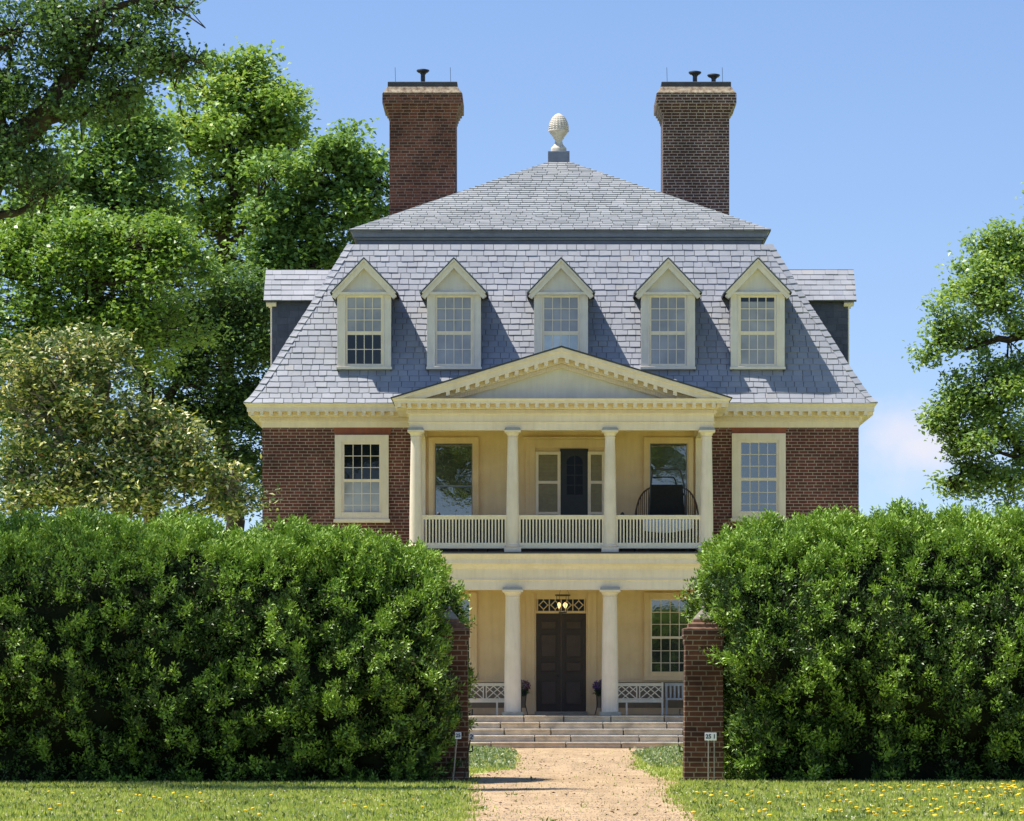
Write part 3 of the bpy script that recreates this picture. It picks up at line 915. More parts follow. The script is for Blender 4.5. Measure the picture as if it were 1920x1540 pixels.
# upper entablature
b = entab("upper", [(0, 7.51), (0, 7.675), (.028, 7.682), (.03, 7.705), (.01, 7.715), (.01, 7.88), (.045, 7.895), (.045, 7.99), (.085, 8.0), (.085, 8.115), (.35, 8.12), (.35, 8.18), (.365, 8.19), (.395, 8.222), (.395, 8.228)], 7.51, 7.78)
c = MB()
x = -3.82
while x < 3.83:
    c.box(x - 0.045, x + 0.045, -3.33, -3.07, 8.025, 8.123)
    x += 0.2316
x = -3.63
while x < 3.64:
    c.box(x - 0.018, x + 0.018, -3.08, -3.04, 7.905, 7.985)
    x += 0.0585
for sx in (-1, 1):
    y = -3.2
    while y < -0.4:
        c.box(sx * 3.67, sx * 3.93, y - 0.045, y + 0.045, 8.025, 8.123); y += 0.2316
    y = -3.02
    while y < -0.05:
        c.box(sx * 3.64, sx * 3.68, y - 0.018, y + 0.018, 7.905, 7.985); y += 0.0585
b.add(c.v, c.f)
b.build("upper_entablature", M_TRIM, HOUSE)
b = MB(); b.box(-3.31, 3.31, -2.71, -0.02, 7.74, 7.79); b.build("balcony_ceiling", M_STUCCO, HOUSE)

# pediment
ZA, ZB, SL = 9.43, 8.2275, None
SL = (ZA - ZB) / 3.995


def rake(b, sx, o, t, y0, y1, zmin=ZB + 0.001):
    top = ZA - o; bot = ZA - o - t
    xb_top = (top - zmin) / SL; xb_bot = max((bot - zmin) / SL, 0)
    poly = [(0, bot), (sx * xb_bot, zmin), (sx * xb_top, zmin), (0, top)] if bot > zmin else [(0, zmin), (sx * xb_top, zmin), (0, top)]
    if sx < 0: poly = poly[::-1]
    b.prism(poly, y0, y1)


b = MB()
for sx in (-1, 1):
    rake(b, sx, 0.0, 0.075, -3.395, -2.5)
    rake(b, sx, 0.074, 0.15, -3.35, -2.5)
    rake(b, sx, 0.22, 0.125, -3.10, -2.5)
    rake(b, sx, 0.34, 0.115, -3.055, -2.5)
    x = 0.13
    while x < 3.2:
        zc = ZA - 0.222 - SL * x
        if zc - 0.1 > ZB + 0.02:
            xa, xb = sx * (x - 0.047), sx * (x + 0.047)
            if xa > xb: xa, xb = xb, xa
            za, zb2 = ZA - 0.222 - SL * abs(xa), ZA - 0.222 - SL * abs(xb)
            b.prism([(xa, za - 0.10), (xb, zb2 - 0.10), (xb, zb2 + 0.01), (xa, za + 0.01)], -3.33, -3.09)
        x += 0.2316
    x = 0.03
    while x < 2.75:
        zc = ZA - 0.36 - SL * x
        xa, xb = sx * x - 0.018, sx * x + 0.018
        if zc - 0.09 > ZB + 0.01:
            b.prism([(xa, zc - 0.085 - SL * sx * (xa - sx * x)), (xb, zc - 0.085 - SL * sx * (xb - sx * x)), (xb, zc - SL * sx * (xb - sx * x)), (xa, zc - SL * sx * (xa - sx * x))], -3.092, -3.04)
        x += 0.0585
ped = b.build("pediment", M_TRIM, HOUSE)
b = MB(); zt0 = ZA - 0.36; b.prism([(-(zt0 - ZB) / SL, ZB + 0.002), ((zt0 - ZB) / SL, ZB + 0.002), (0, zt0)], -2.96, -2.6)
b.build("tympanum", M_TYMP, ped)
b = MB()
for sx in (-1, 1):
    poly = [(0, ZA + 0.002), (sx * 4.02, ZB - 0.004), (sx * 4.03, ZB + 0.025), (0, ZA + 0.04)]
    if sx < 0: poly = poly[::-1]
    b.prism(poly, -3.42, 1.6)
b.build("portico_roof", M_CAPSLAB, HOUSE)

# balcony railings
def railing(x0, x1, y, axis='x'):
    b = MB()
    zt, zb0, zb1 = PZ(966, 87.1), PZ(1028.5, 87.1), PZ(1018, 87.1)
    def bx(m, a, c, p, q, z0, z1):
        m.box(a, c, y + p, y + q, z0, z1) if axis == 'x' else m.box(y + p, y + q, a, c, z0, z1)
    bx(b, x0, x1, -0.03, 0.03, zb0, zb1)
    r = b.build("railing", M_WHITE, HOUSE, bevel=0.004)
    t = MB(); bx(t, x0, x1, -0.045, 0.045, zt - 0.045, zt); bx(t, x0, x1, -0.028, 0.028, zt - 0.10, zt - 0.045)
    t.build("top_rail", M_WHITE, r, bevel=0.005)
    nb = int(round((x1 - x0) / 0.0785))
    first = None
    for i in range(nb):
        x = x0 + (i + 0.5) * (x1 - x0) / nb
        if first is None:
            m = MB(); bx(m, -0.018, 0.018, -0.014, 0.014, zb1 - 0.004, zt - 0.096)
            first = m.build("baluster", M_WHITE, r)
            o = first
        else:
            o = first.copy(); COL.objects.link(o); o.parent = r
        if axis == 'x': o.location = (x, 0, 0)
        else: o.location = (0, x, 0)


for x0, x1 in ((-3.32, -1.285), (-1.02, 1.02), (1.285, 3.32)):
    railing(x0, x1, CYC)
railing(-2.70, -0.12, -3.445, 'y'); railing(-2.70, -0.12, 3.445, 'y')

# porch floor and steps
b = MB(); b.box(-3.75, 3.75, -3.25, -0.02, 0.30, FZ - 0.003); b.build("porch_floor", M_PORCHFLOOR, HOUSE)
NST, TR = 5, 0.335
for i in range(NST):
    z1 = FZ * (NST - i) / NST; z0 = FZ * (NST - i - 1) / NST
    yf = -3.60 - TR * i
    b = MB()
    x = -3.95 + rnd.uniform(-0.3, 0)
    x = -3.95
    while x < 3.95:
        w = rnd.uniform(0.8, 1.75); x1 = min(x + w, 3.95)
        if 3.95 - x1 < 0.4: x1 = 3.95
        q = rnd.uniform(-0.008, 0.008)
        b.box(x + 0.012, x1 - 0.012, yf + q, yf + TR + 0.45, z0 - (0.03 if i < NST - 1 else 0.02), z1 - 0.045)
        b.box(x + 0.008, x1 - 0.008, yf + q - 0.035, yf + TR + 0.45, z1 - 0.045, z1 + rnd.uniform(-0.003, 0.003))
        x = x1
    b.build("step", M_STONE, HOUSE, bevel=0.012)

# ------------------------------------------------------------------ dormers
def dormer(cx, side, open_sash=False, pale=False, gap=False):
    T = ROT[side]
    yf = 0.07
    zs, ze, zp = 9.215, 11.09, 11.93
    hb, he = 0.662, 0.80
    b = MB(T)
    # cased front: frame of boards around the sash
    gx, gz0, gz1 = 0.455, 9.305, 11.02
    b.box(cx - hb, cx - gx, yf, yf + 0.03, zs + 0.06, ze - 0.0); b.box(cx + gx, cx + hb, yf, yf + 0.03, zs + 0.06, ze)
    b.box(cx - gx, cx + gx, yf + 0.001, yf + 0.099, gz1, ze); b.box(cx - gx, cx + gx, yf + 0.001, yf + 0.099, zs + 0.06, gz0)
    b.box(cx - hb - 0.02, cx + hb + 0.02, yf - 0.035, yf + 0.05, zs, zs + 0.058)
    b.ring(cx - gx - 0.035, cx + gx + 0.035, gz0 - 0.03, gz1 + 0.03, 0.025, yf - 0.018, yf + 0.02)
    d = b.build("dormer", M_DORMER, HOUSE, bevel=0.004)
    s = MB(T); zm = sash_mesh(s, cx - gx, cx + gx, gz0, gz1, 4, 3, 2, yf + 0.045, zm=gz0 + 0.80, st=0.045, mt=0.018)
    s.build("sash", M_WHITE, d)
    p = MB(T); p.box(cx - gx, cx + gx, yf + 0.055, yf + 0.08, zm, gz1); p.build("pane", M_GLASSBLIND, d)
    p = MB(T); p.box(cx - gx, cx + gx, yf + 0.058, yf + 0.08, gz0, zm); p.build("pane", M_GLASSDARK if open_sash else (M_GLASSPALE if pale else M_GLASSBLIND), d)
    if gap:
        p = MB(T); p.box(cx - gx, cx + gx, yf + 0.051, yf + 0.054, gz1 - 0.145, gz1); p.build("pane", M_GLASSDARK, d)
    # pediment
    b = MB(T)
    b.box(cx - hb - 0.03, cx + hb + 0.03, yf - 0.09, yf + 0.12, ze - 0.055, ze + 0.012)
    sl = (zp - ze) / he
    for sx in (-1, 1):
        for (o, t, ya) in ((0.0, 0.085, yf - 0.16), (0.083, 0.165, yf - 0.11)):
            top, bot = zp - o, zp - o - t
            poly = [(cx, bot), (cx + sx * (he - t * 0.55), bot - sl * (he - t * 0.55)), (cx + sx * he, top - sl * he), (cx, top)]
            if sx < 0: poly = poly[::-1]
            b.prism(poly, ya, yf + 0.14)
    b.build("dormer_pediment", M_DORMER, d, bevel=0.004)
    b = MB(T); b.prism([(cx - he + 0.16, ze + 0.008), (cx + he - 0.16, ze + 0.008), (cx, zp - 0.16)], yf + 0.03, yf + 0.09)
    b.build("tympanum", M_TYMP, d)
    # slate cheeks
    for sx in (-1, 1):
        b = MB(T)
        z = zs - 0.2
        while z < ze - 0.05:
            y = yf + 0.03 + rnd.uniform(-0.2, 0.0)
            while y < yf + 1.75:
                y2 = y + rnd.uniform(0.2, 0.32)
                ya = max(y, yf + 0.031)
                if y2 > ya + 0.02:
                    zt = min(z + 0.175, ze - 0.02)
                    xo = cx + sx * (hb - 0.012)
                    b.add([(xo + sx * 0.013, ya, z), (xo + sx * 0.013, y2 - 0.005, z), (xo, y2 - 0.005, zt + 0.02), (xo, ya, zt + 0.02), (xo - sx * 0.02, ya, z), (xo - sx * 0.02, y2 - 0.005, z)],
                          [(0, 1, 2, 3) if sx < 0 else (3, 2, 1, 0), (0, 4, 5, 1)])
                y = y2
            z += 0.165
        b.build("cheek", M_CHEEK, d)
    b = MB(T); b.box(cx - hb + 0.015, cx + hb - 0.015, yf + 0.10, yf + 2.3, zs, ze); b.build("body_boards", M_DECK, d)
    # roof: slates on both slopes
    b = MB(T)
    ln = 1.9
    for sx in (-1, 1):
        L = math.hypot(he + 0.02, zp - ze); nr = 6
        for i in range(nr):
            t0, t1 = i / nr, min(1.0, (i + 1.12) / nr)
            x0, z0 = he + 0.02 - (he + 0.02) * t0, ze - 0.02 + (zp + 0.02 - ze) * t0
            x1, z1 = he + 0.02 - (he + 0.02) * t1, ze - 0.02 + (zp + 0.02 - ze) * t1
            y = yf - 0.17 - rnd.uniform(0, 0.2)
            while y < yf + ln:
                y2 = y + rnd.uniform(0.22, 0.34); ya = max(y, yf - 0.17)
                if y2 - ya > 0.03:
                    u = 0.03 * rnd.uniform(0.7, 1.2)
                    v = [(cx + sx * (x0 + u * .7), ya, z0 + u * .7), (cx + sx * (x0 + u * .7), y2 - 0.004, z0 + u * .7), (cx + sx * (x1 + 0.005), y2 - 0.004, z1 + 0.008), (cx + sx * (x1 + 0.005), ya, z1 + 0.008),
                         (cx + sx * x0, ya, z0 + 0.001), (cx + sx * x0, y2 - 0.004, z0 + 0.001)]
                    b.add(v, [(0, 1, 2, 3) if sx > 0 else (3, 2, 1, 0), (0, 4, 5, 1) if sx > 0 else (1, 5, 4, 0), (0, 3, 4)])
                y = y2
    b.build("dormer_roof", M_SLATE, d)
    b = MB(T)
    for sx in (-1, 1):
        poly = [(cx, zp - 0.02), (cx + sx * (he + 0.02), ze - 0.045), (cx + sx * (he + 0.03), ze - 0.015), (cx, zp + 0.015)]
        if sx < 0: poly = poly[::-1]
        b.prism(poly, yf - 0.168, yf + 2.4)
    b.build("roof_boarding", M_DECK, d)
    return d


for i, cx in enumerate((-4.81, -2.61, 0.012, 2.635, 4.83)):
    dormer(cx, 0, open_sash=(i == 0), pale=(i == 2), gap=(i == 4))
dormer(4.72, 1); dormer(-4.72, 3)

# ------------------------------------------------------------------ things on the porch and balcony
LX, LY = PX(1055, 88.6), -1.4
LAN = empty("hanging_lantern", (LX, LY, 4.0))
tag(LAN, "glass bell lantern with two lit bulbs hanging before the entrance door", "lantern")
def at(o): return Matrix.Translation((-o.location.x, -o.location.y, -o.location.z))
zc, zbt = PZ(1116.5, 88.6), PZ(1150, 88.6)
b = MB(at(LAN)); b.lathe([(0.15, zc - 0.02), (0.185, zc - 0.012), (0.19, zc + 0.012), (0.17, zc + 0.02)], LX, LY, 24)
b.lathe([(0.095, zbt), (0.10, zbt + 0.02), (0.08, zbt + 0.03)], LX, LY, 20)
for i in range(4):
    a = i * math.pi / 2 + 0.5
    b.tube([(LX + 0.17 * math.cos(a), LY + 0.17 * math.sin(a), zc), (LX + 0.155 * math.cos(a), LY + 0.155 * math.sin(a), (zc + zbt) / 2), (LX + 0.09 * math.cos(a), LY + 0.09 * math.sin(a), zbt + 0.02)], 0.006, 5)
b.build("frame", M_DARKMETAL, LAN, smooth=True)
b = MB(at(LAN))
for i in range(3):
    a = i * 2.094
    b.tube([(LX + 0.17 * math.cos(a), LY + 0.17 * math.sin(a), zc), (LX, LY, 4.0)], 0.004, 4)
b.build("chain", M_DARKMETAL, LAN)
m, n_, l_, p_ = new_mat("lit_bulb")
p_.inputs["Base Color"].default_value = (1, 0.8, 0.5, 1)
p_.inputs["Emission Color"].default_value = (1.0, 0.62, 0.27, 1)
p_.inputs["Emission Strength"].default_value = 0.95
for k, px in enumerate((1048.3, 1060)):
    b = MB(at(LAN)); bx_ = PX(px, 88.6); r = 0.055 if k else 0.045; z0 = PZ(1141, 88.6)
    b.lathe([(0.012, z0), (r * 0.8, z0 + 0.05), (r, z0 + 0.085), (r * 0.8, z0 + 0.12), (0.012, z0 + 0.145)], bx_, LY, 14)
    b.build("bulb", m, LAN, smooth=True)
    b = MB(at(LAN)); b.tube([(bx_, LY, zbt + 0.02), (bx_, LY, z0 + 0.01)], 0.012, 6); b.build("candle_socket", M_WHITE, LAN)


def lattice_bench(x0, x1, y, label, extra_leg):
    o = empty("lattice_bench", ((x0 + x1) / 2, y, FZ)); T = at(o)
    tag(o, label, "bench", "white lattice benches on the porch")
    zt, zb = PZ(1281, 88.8), PZ(1315, 88.8)
    yb = y + 0.22
    b = MB(T); b.box(x0, x1, yb - 0.02, yb + 0.02, zt - 0.075, zt)
    xs = [x0 + 0.03 + (x1 - x0 - 0.06) * k for k in (0, 0.5, 1)]
    b.box(x0, x1, yb - 0.018, yb + 0.018, zb, zb + 0.05)
    zl0, zl1 = zb + 0.05, zt - 0.075
    for a, c in ((xs[0], xs[1] - 0.035), (xs[1] + 0.035, xs[2])):
        for q in (a, c): b.box(q - 0.014, q + 0.014, yb - 0.015, yb + 0.015, zl0, zl1)
        w, h = c - a, zl1 - zl0; st = 0.024
        for k in range(3):
            u0 = a + w * (k - 1) * 0.34
            for sgn in (1, -1):
                xa, xb = (u0, u0 + w * 0.67) if sgn > 0 else (a + c - u0, a + c - u0 - w * 0.67)
                za, zb_ = zl0, zl1
                # clip to panel
                def clip(xa, za, xb, zb_):
                    for lim in (a, c):
                        lo = lim == a
                        if (xa < a) if lo else (xa > c):
                            t = (lim - xa) / (xb - xa); xa, za = lim, za + (zb_ - za) * t
                        if (xb < a) if lo else (xb > c):
                            t = (lim - xa) / (xb - xa); xb, zb_ = lim, za + (zb_ - za) * t
                    return xa, za, xb, zb_
                xa, za, xb, zb_ = clip(xa, za, xb, zb_)
                b.bar((xa, yb + 0.004 * sgn, za), (xb, yb + 0.004 * sgn, zb_), st, 0.018)
    b.build("backrest", M_WHITE, o)
    b = MB(T); b.box(x0 + 0.02, x1 - 0.02, y - 0.24, yb - 0.03, FZ + 0.37, FZ + 0.40); b.box(x0 + 0.04, x1 - 0.04, y - 0.23, y - 0.20, FZ + 0.30, FZ + 0.37)
    b.build("seat", M_WHITE, o, bevel=0.004)
    for xx, yy, zz in ((x0 + 0.025, yb, zt + 0.02), (x1 - 0.025, yb, zt + 0.02), (x0 + 0.04, y - 0.21, FZ + 0.37), (x1 - 0.04, y - 0.21, FZ + 0.37), (extra_leg, y - 0.21, FZ + 0.37)):
        b = MB(T); b.box(xx - 0.022, xx + 0.022, yy - 0.022, yy + 0.022, FZ, zz); b.build("leg", M_WHITE, o, bevel=0.003)


lattice_bench(PX(862, 88.8), PX(955, 88.8), -1.0, "white lattice-back bench beside the column left of the dark entrance door", PX(932, 88.8))
lattice_bench(PX(1150, 88.8), PX(1245, 88.8), -1.0, "white lattice-back bench under the porch window right of the dark entrance door", PX(1175, 88.8))

# slatted bench
o = empty("slatted_bench", (2.9, -0.6, FZ)); T = at(o)
tag(o, "grey bench with upright back slats, partly hidden by the brick gate pier", "bench")
x0, x1, yb = PX(1247, 89.5), PX(1345, 89.5), -0.4
zt, zb = PZ(1281, 89.5), PZ(1313, 89.5)
b = MB(T); b.box(x0, x1, yb - .02, yb + .02, zt - .07, zt); b.box(x0, x1, yb - .02, yb + .02, zb, zb + .05)
x = x0 + 0.04
while x < x1 - 0.02:
    b.box(x - 0.022, x + 0.022, yb - 0.01, yb + 0.01, zb + .05, zt - .07); x += 0.098
b.build("backrest", M_GREYBENCH, o)
b = MB(T); b.box(x0, x1, yb - .42, yb - .03, FZ + .36, FZ + .40); b.build("seat", M_GREYBENCH, o)
for xx in (x0 + .03, x1 - .03):
    for yy, zz in ((yb - .0, zt), (yb - .38, FZ + .36)):
        b = MB(T); b.box(xx - .022, xx + .022, yy - .022, yy + .022, FZ, zz); b.build("leg", M_GREYBENCH, o)


def planter(px, label, purple, seed):
    X, Y = PX(px, 89.2), -0.75
    o = empty("flower_stand", (X, Y, FZ)); T = at(o)
    tag(o, label, "plant stand", "flower stands flanking the entrance")
    zt = FZ + 0.50
    b = MB(T)
    for i in range(3):
        a = i * 2.094 + 0.5
        b.tube([(X + .17 * math.cos(a), Y + .17 * math.sin(a), FZ), (X + .10 * math.cos(a), Y + .10 * math.sin(a), FZ + .25), (X + .13 * math.cos(a), Y + .13 * math.sin(a), zt)], 0.012, 6)
    b.lathe([(0.13, zt - .01), (0.145, zt), (0.13, zt + .01)], X, Y, 16)
    b.build("stand", M_DARKMETAL, o)
    b = MB(T); b.lathe([(0.09, zt - .05), (0.15, zt + .10), (0.16, zt + .11), (0.14, zt + .12)], X, Y, 18); b.build("pot", M_DARKMETAL, o, smooth=True)
    r = np.random.default_rng(seed)
    n = 420
    p = r.normal(size=(n, 3)); p /= np.linalg.norm(p, axis=1)[:, None]; p *= r.uniform(0.6, 1.0, (n, 1)) ** 0.5
    p *= np.array([0.21, 0.2, 0.145]); p += np.array([X, Y, zt + 0.20]) - np.array(o.location)
    ob = leaves_obj("blossoms", p, purple, 0.045, 0.035, o, r)
    p2 = p[:160] * np.array([0.9, 0.9, 0.8])
    leaves_obj("foliage", p2, M_LEAF_SHRUB, 0.06, 0.03, o, r)


def rand_unit(r, n):
    v = r.normal(size=(n, 3))
    return v / np.linalg.norm(v, axis=1)[:, None]


def leaf_verts(pos, axis, r, length, width, fold=0.25, flat=None, up=None):
    n = len(pos)
    ref = rand_unit(r, n)
    if flat is not None: ref = ref * (1 - flat) + (np.array([0, 0, 1.0]) if up is None else up) * flat
    side = np.cross(axis, ref); side /= (np.linalg.norm(side, axis=1)[:, None] + 1e-9)
    nor = np.cross(side, axis)
    ln = (length * r.uniform(0.7, 1.25, n))[:, None]; w = (width * r.uniform(0.75, 1.25, n))[:, None]
    base = pos
    tip = pos + axis * ln - nor * ln * 0.12
    mid = pos + axis * ln * 0.48
    a = mid + side * w / 2 + nor * w * fold
    c = mid - side * w / 2 + nor * w * fold
    return np.stack([base, a, tip, c], axis=1).reshape(-1, 3)


def leaves_obj(name, pos, mat, length, width, parent, r, axis=None, fold=0.25, flat=None, up=None):
    if axis is None: axis = rand_unit(r, len(pos))
    return np_mesh(name, leaf_verts(pos, axis, r, length, width, fold, flat, up), 4, mat, parent)


M_LEAF_SHRUB = leaf_mat("shrub_leaf", [(0, (0.04, 0.09, 0.02)), (1, (0.07, 0.13, 0.03))])
M_PURPLE = leaf_mat("purple_blossom", [(0, (0.07, 0.03, 0.16)), (0.6, (0.12, 0.05, 0.24)), (1, (0.2, 0.12, 0.3))], trans=0.2, tcol=(1, 1, 1))
M_MAUVE = leaf_mat("mauve_blossom", [(0, (0.10, 0.03, 0.07)), (0.6, (0.16, 0.06, 0.12)), (1, (0.45, 0.36, 0.5))], trans=0.2, tcol=(1, 1, 1))
planter(978, "mauve flowers on a thin dark stand left of the entrance door", M_MAUVE, 3)
planter(1127, "deep purple flowers on a thin dark stand right of the entrance door", M_PURPLE, 4)

# black sling chair and bow-backed settee on the balcony
BF = 4.62
def zz(py, d): return PZ(py, d)
o = empty("sling_chair", (PX(1250, 88.2), -1.8, BF)); T = at(o)
tag(o, "black metal sling chair with tall tapered back above the balcony railing", "chair")
d = 88.2; y = -1.8
xl0, xl1, xr1, xr0 = PX(1213, d), PX(1223, d), PX(1277, d), PX(1289, d)
ztp = zz(880, d); zlo = BF + 0.40
pts = [(xl0, y - 0.05, zlo), (PX(1220, d), y, zz(912, d))]
for q in range(7):
    a = math.pi - math.pi / 2 * q / 6; rr = 0.10
    pts.append((xl1 + rr + rr * math.cos(a), y + 0.03, ztp - rr + rr * math.sin(a)))
for q in range(7):
    a = math.pi / 2 - math.pi / 2 * q / 6; rr = 0.10
    pts.append((xr1 - rr + rr * math.cos(a), y + 0.03, ztp - rr + rr * math.sin(a)))
pts += [(PX(1283, d), y, zz(912, d)), (xr0, y - 0.05, zlo)]
b = MB(T); b.tube(pts, 0.021, 8); b.build("frame", M_DARKMETAL, o, smooth=True)
b = MB(T); yy = y - 0.01
zsl = zz(909, d)
b.prism([(PX(1215.5, d), zlo), (PX(1286.5, d), zlo), (PX(1280, d), zsl), (PX(1221, d), zsl)], yy - 0.012, yy + 0.012)
b.build("backrest", M_BLACK, o)
b = MB(T); b.prism([(PX(1215.5, d), zlo - 0.02), (PX(1287, d), zlo - 0.02), (PX(1287, d), zlo + 0.01), (PX(1215.5, d), zlo + 0.01)], y + 0.02, y + 0.5)
b.build("seat", M_BLACK, o)
for xx in (xl0, xr0):
    for ya in (y - 0.12, y + 0.5):
        b = MB(T); b.tube([(xx, y if ya < y else ya - 0.05, zlo), (xx, ya, BF)], 0.018, 6); b.build("leg", M_DARKMETAL, o)

d = 88.9; y = -1.1
o = empty("bow_back_settee", (PX(1250, d), y, BF)); T = at(o)
tag(o, "brown spindle settee with curved bow back behind the black chair", "settee")
def arc_pts(cxp, hw, top, d, y, n=20):
    P = []
    for q in range(n + 1):
        a = math.pi - math.pi * q / n
        e = 0.62
        ca, sa = math.cos(a), math.sin(a)
        P.append((PX(cxp, d) + hw * math.copysign(abs(ca) ** e, ca), y, BF + 0.45 + (top - BF - 0.45) * abs(sa) ** e))
    return P
ap = arc_pts(1250.5, 60 * d / FPX, zz(911, d), d, y)
b = MB(T); b.tube(ap, 0.022, 8); b.build("bow", M_BROWNWOOD, o, smooth=True)
b = MB(T)
x = ap[0][0] + 0.05
zs_ = [p[2] for p in ap]; xs_ = [p[0] for p in ap]
while x < ap[-1][0] - 0.03:
    b.tube([(x, y, BF + 0.44), (x, y, float(np.interp(x, xs_, zs_)))], 0.011, 5); x += 0.046
b.build("spindles", M_BROWNWOOD, o)
b = MB(T); b.box(ap[0][0] - 0.03, ap[-1][0] + 0.03, y - 0.48, y + 0.05, BF + 0.40, BF + 0.445); b.build("seat", M_BROWNWOOD, o, bevel=0.01)
for xx in (ap[0][0] + 0.05, ap[-1][0] - 0.05):
    for ya in (y, y - 0.42):
        b = MB(T); b.tube([(xx, ya, BF), (xx, ya, BF + 0.41)], 0.022, 7); b.build("leg", M_BROWNWOOD, o)
# white cushion in front
o = empty("balcony_cushion", (PX(1248, 87.8), -2.2, BF + 0.0)); T = at(o)
tag(o, "folded white cushion hung behind the balusters below the black sling chair", "cushion")
X0, X1 = PX(1208, 87.8), PX(1298, 87.8)
b = MB(T); vs = []; fs = []
for i in range(25):
    x = X0 + (X1 - X0) * i / 24
    zlow = zz(996 + 4 * math.sin(i / 24 * math.pi) - 8 * max(0, i / 24 - 0.45), 87.8)
    for (yy, z) in ((-2.32, zz(975, 87.8)), (-2.33, zlow + 0.05), (-2.32, zlow), (-2.24, zlow), (-2.23, zz(975, 87.8))):
        vs.append((x, yy + 0.02 * math.sin(i * 0.9), z))
for i in range(24):
    for k in range(5):
        a = 5 * i + k; c = 5 * i + (k + 1) % 5
        fs.append((a, c, c + 5, a + 5))
fs += [(0, 1, 2, 3, 4), (124, 123, 122, 121, 120)]
b.add(vs, fs)
b.build("padding", M_CUSHION, o, smooth=True)
for xx in (X0 + 0.1, X1 - 0.1):
    b = MB(T); b.tube([(xx, -2.27, BF), (xx, -2.27, zz(985, 87.8))], 0.015, 6); b.build("leg", M_DARKMETAL, o)


def low_chair(px0, px1, d, knob, label, mat):
    y = d - 90
    x0, x1 = PX(px0, d), PX(px1, d)
    o = empty("balcony_chair", ((x0 + x1) / 2, y, BF)); T = at(o)
    tag(o, label, "chair", "dark chairs behind the balcony railing")
    zt = zz(976, d)
    b = MB(T); b.box(x0, x1, y - .015, y + .015, zt - .07, zt); b.box(x0, x1, y - .015, y + .015, zt - .30, zt - .25)
    x = x0 + .06
    while x < x1 - .03:
        b.box(x - .012, x + .012, y - .01, y + .01, zt - .25, zt - .07); x += .07
    b.build("backrest", mat, o)
    b = MB(T); b.box(x0, x1, y + .0, y + .45, BF + .36, BF + .40); b.build("seat", mat, o)
    for xx in (x0 + .02, x1 - .02):
        for yy, z in ((y, zt + .03), (y + .43, BF + .36)):
            b = MB(T); b.tube([(xx, yy, BF), (xx, yy, z)], .02, 6); b.build("leg", mat, o)
    if knob:
        X = PX(knob, d); b = MB(T); b.lathe([(.015, zt), (.04, zt + .05), (.05, zz(965, d)), (.035, zz(962, d)), (.01, zz(960.5, d))], X, y, 12); b.build("knob", M_DARKMETAL, o, smooth=True)


low_chair(820, 862, 88.3, 822, "dark chair whose round knob shows above the left bay of the balcony railing", M_DARKMETAL)
low_chair(884, 915, 88.5, None, "small black chair seen only between the balusters of the left balcony bay", M_BLACK)
low_chair(1163, 1192, 88.3, 1167, "low dark chair at the column end of the right balcony bay", M_BLACK)

# ------------------------------------------------------------------ gate piers
def gate_pier(x0, x1, label, hinge_x):
    o = empty("gate_pier", ((x0 + x1) / 2, -34.72, 0)); T = at(o)
    tag(o, label, "gate pier", "brick gate piers flanking the path")
    y0, y1 = -35.0, -34.44
    b = MB()
    b.T = T
    b.loft(x0, x1, y0, y1, [(0.02, -0.05), (0.012, 0.6), (0.0, 2.0), (0.0, 2.05), (0.012, 2.06), (0.016, 2.16), (0.03, 2.17), (0.03, 2.275), (0.02, 2.28)])
    p = b.build("shaft", M_PIER, o, bevel=0.006)
    b = MB(T)
    b.loft(x0, x1, y0, y1, [(0.035, 2.278), (0.03, 2.30), (-0.045, 2.315), (-0.048, 2.365), (-0.06, 2.38), (-0.12, 2.39), (-0.125, 2.435), (-0.13, 2.445)])
    b.build("cap", M_PIERCAP, o, bevel=0.006)
    xm, ym = (x0 + x1) / 2, (y0 + y1) / 2
    b = MB(T); b.loft(x0, x1, y0, y1, [(-0.13, 2.442), (-0.20, 2.53), (-0.265, 2.60)]); b.build("pyramid", M_PIERCAPSTONE, o)
    b = MB(T); b.lathe([(0.02, 2.595), (0.028, 2.62), (0.012, 2.64)], xm, ym, 12); b.build("tip", M_PIERCAPSTONE, o, smooth=True)
    for z in (0.45, 1.0):
        b = MB(T); s = 1 if hinge_x > xm else -1
        b.tube([(hinge_x - s * 0.05, ym + 0.05, z), (hinge_x + s * 0.07, ym + 0.05, z), (hinge_x + s * 0.07, ym + 0.05, z + 0.09)], 0.013, 6)
        b.build("hinge_pin", M_DARKMETAL, o)


M_PIERCAP = paint("pier_cap_brick", (0.22, 0.12, 0.075), (0.11, 0.055, 0.036), 0.85, 9, 0.3)
M_PIERCAPSTONE = paint("pier_cap_mortar", (0.36, 0.32, 0.27), (0.20, 0.17, 0.135), 0.85, 6, 0.3)
PLX1 = PX(876, 55.0); PRX0 = PX(1285, 55.0)
gate_pier(PLX1 - 0.56, PLX1, "dark brick gate pier half buried in the hedge, unlit, with two stake signs before it", PLX1)
gate_pier(PRX0, PRX0 + 0.56, "brick gate pier with stepped brick cap and sunlit edge beside the white number sign", PRX0)


# ------------------------------------------------------------------ small signs on stakes
def text_obj(body, size, x, y, z, mat, parent):
    c = bpy.data.curves.new("lettering", 'FONT')
    c.body = body; c.size = size; c.align_x = 'CENTER'; c.align_y = 'CENTER'; c.extrude = 0.001
    c.offset = 0.003
    tmp = bpy.data.objects.new("lettering", c)
    me = bpy.data.meshes.new_from_object(tmp)
    bpy.data.objects.remove(tmp)
    o = bpy.data.objects.new("lettering", me)
    me.materials.clear(); me.materials.append(mat)
    COL.objects.link(o); o.parent = parent
    o.location = (x, y, z); o.rotation_euler = (R(90), 0, 0)
    return o


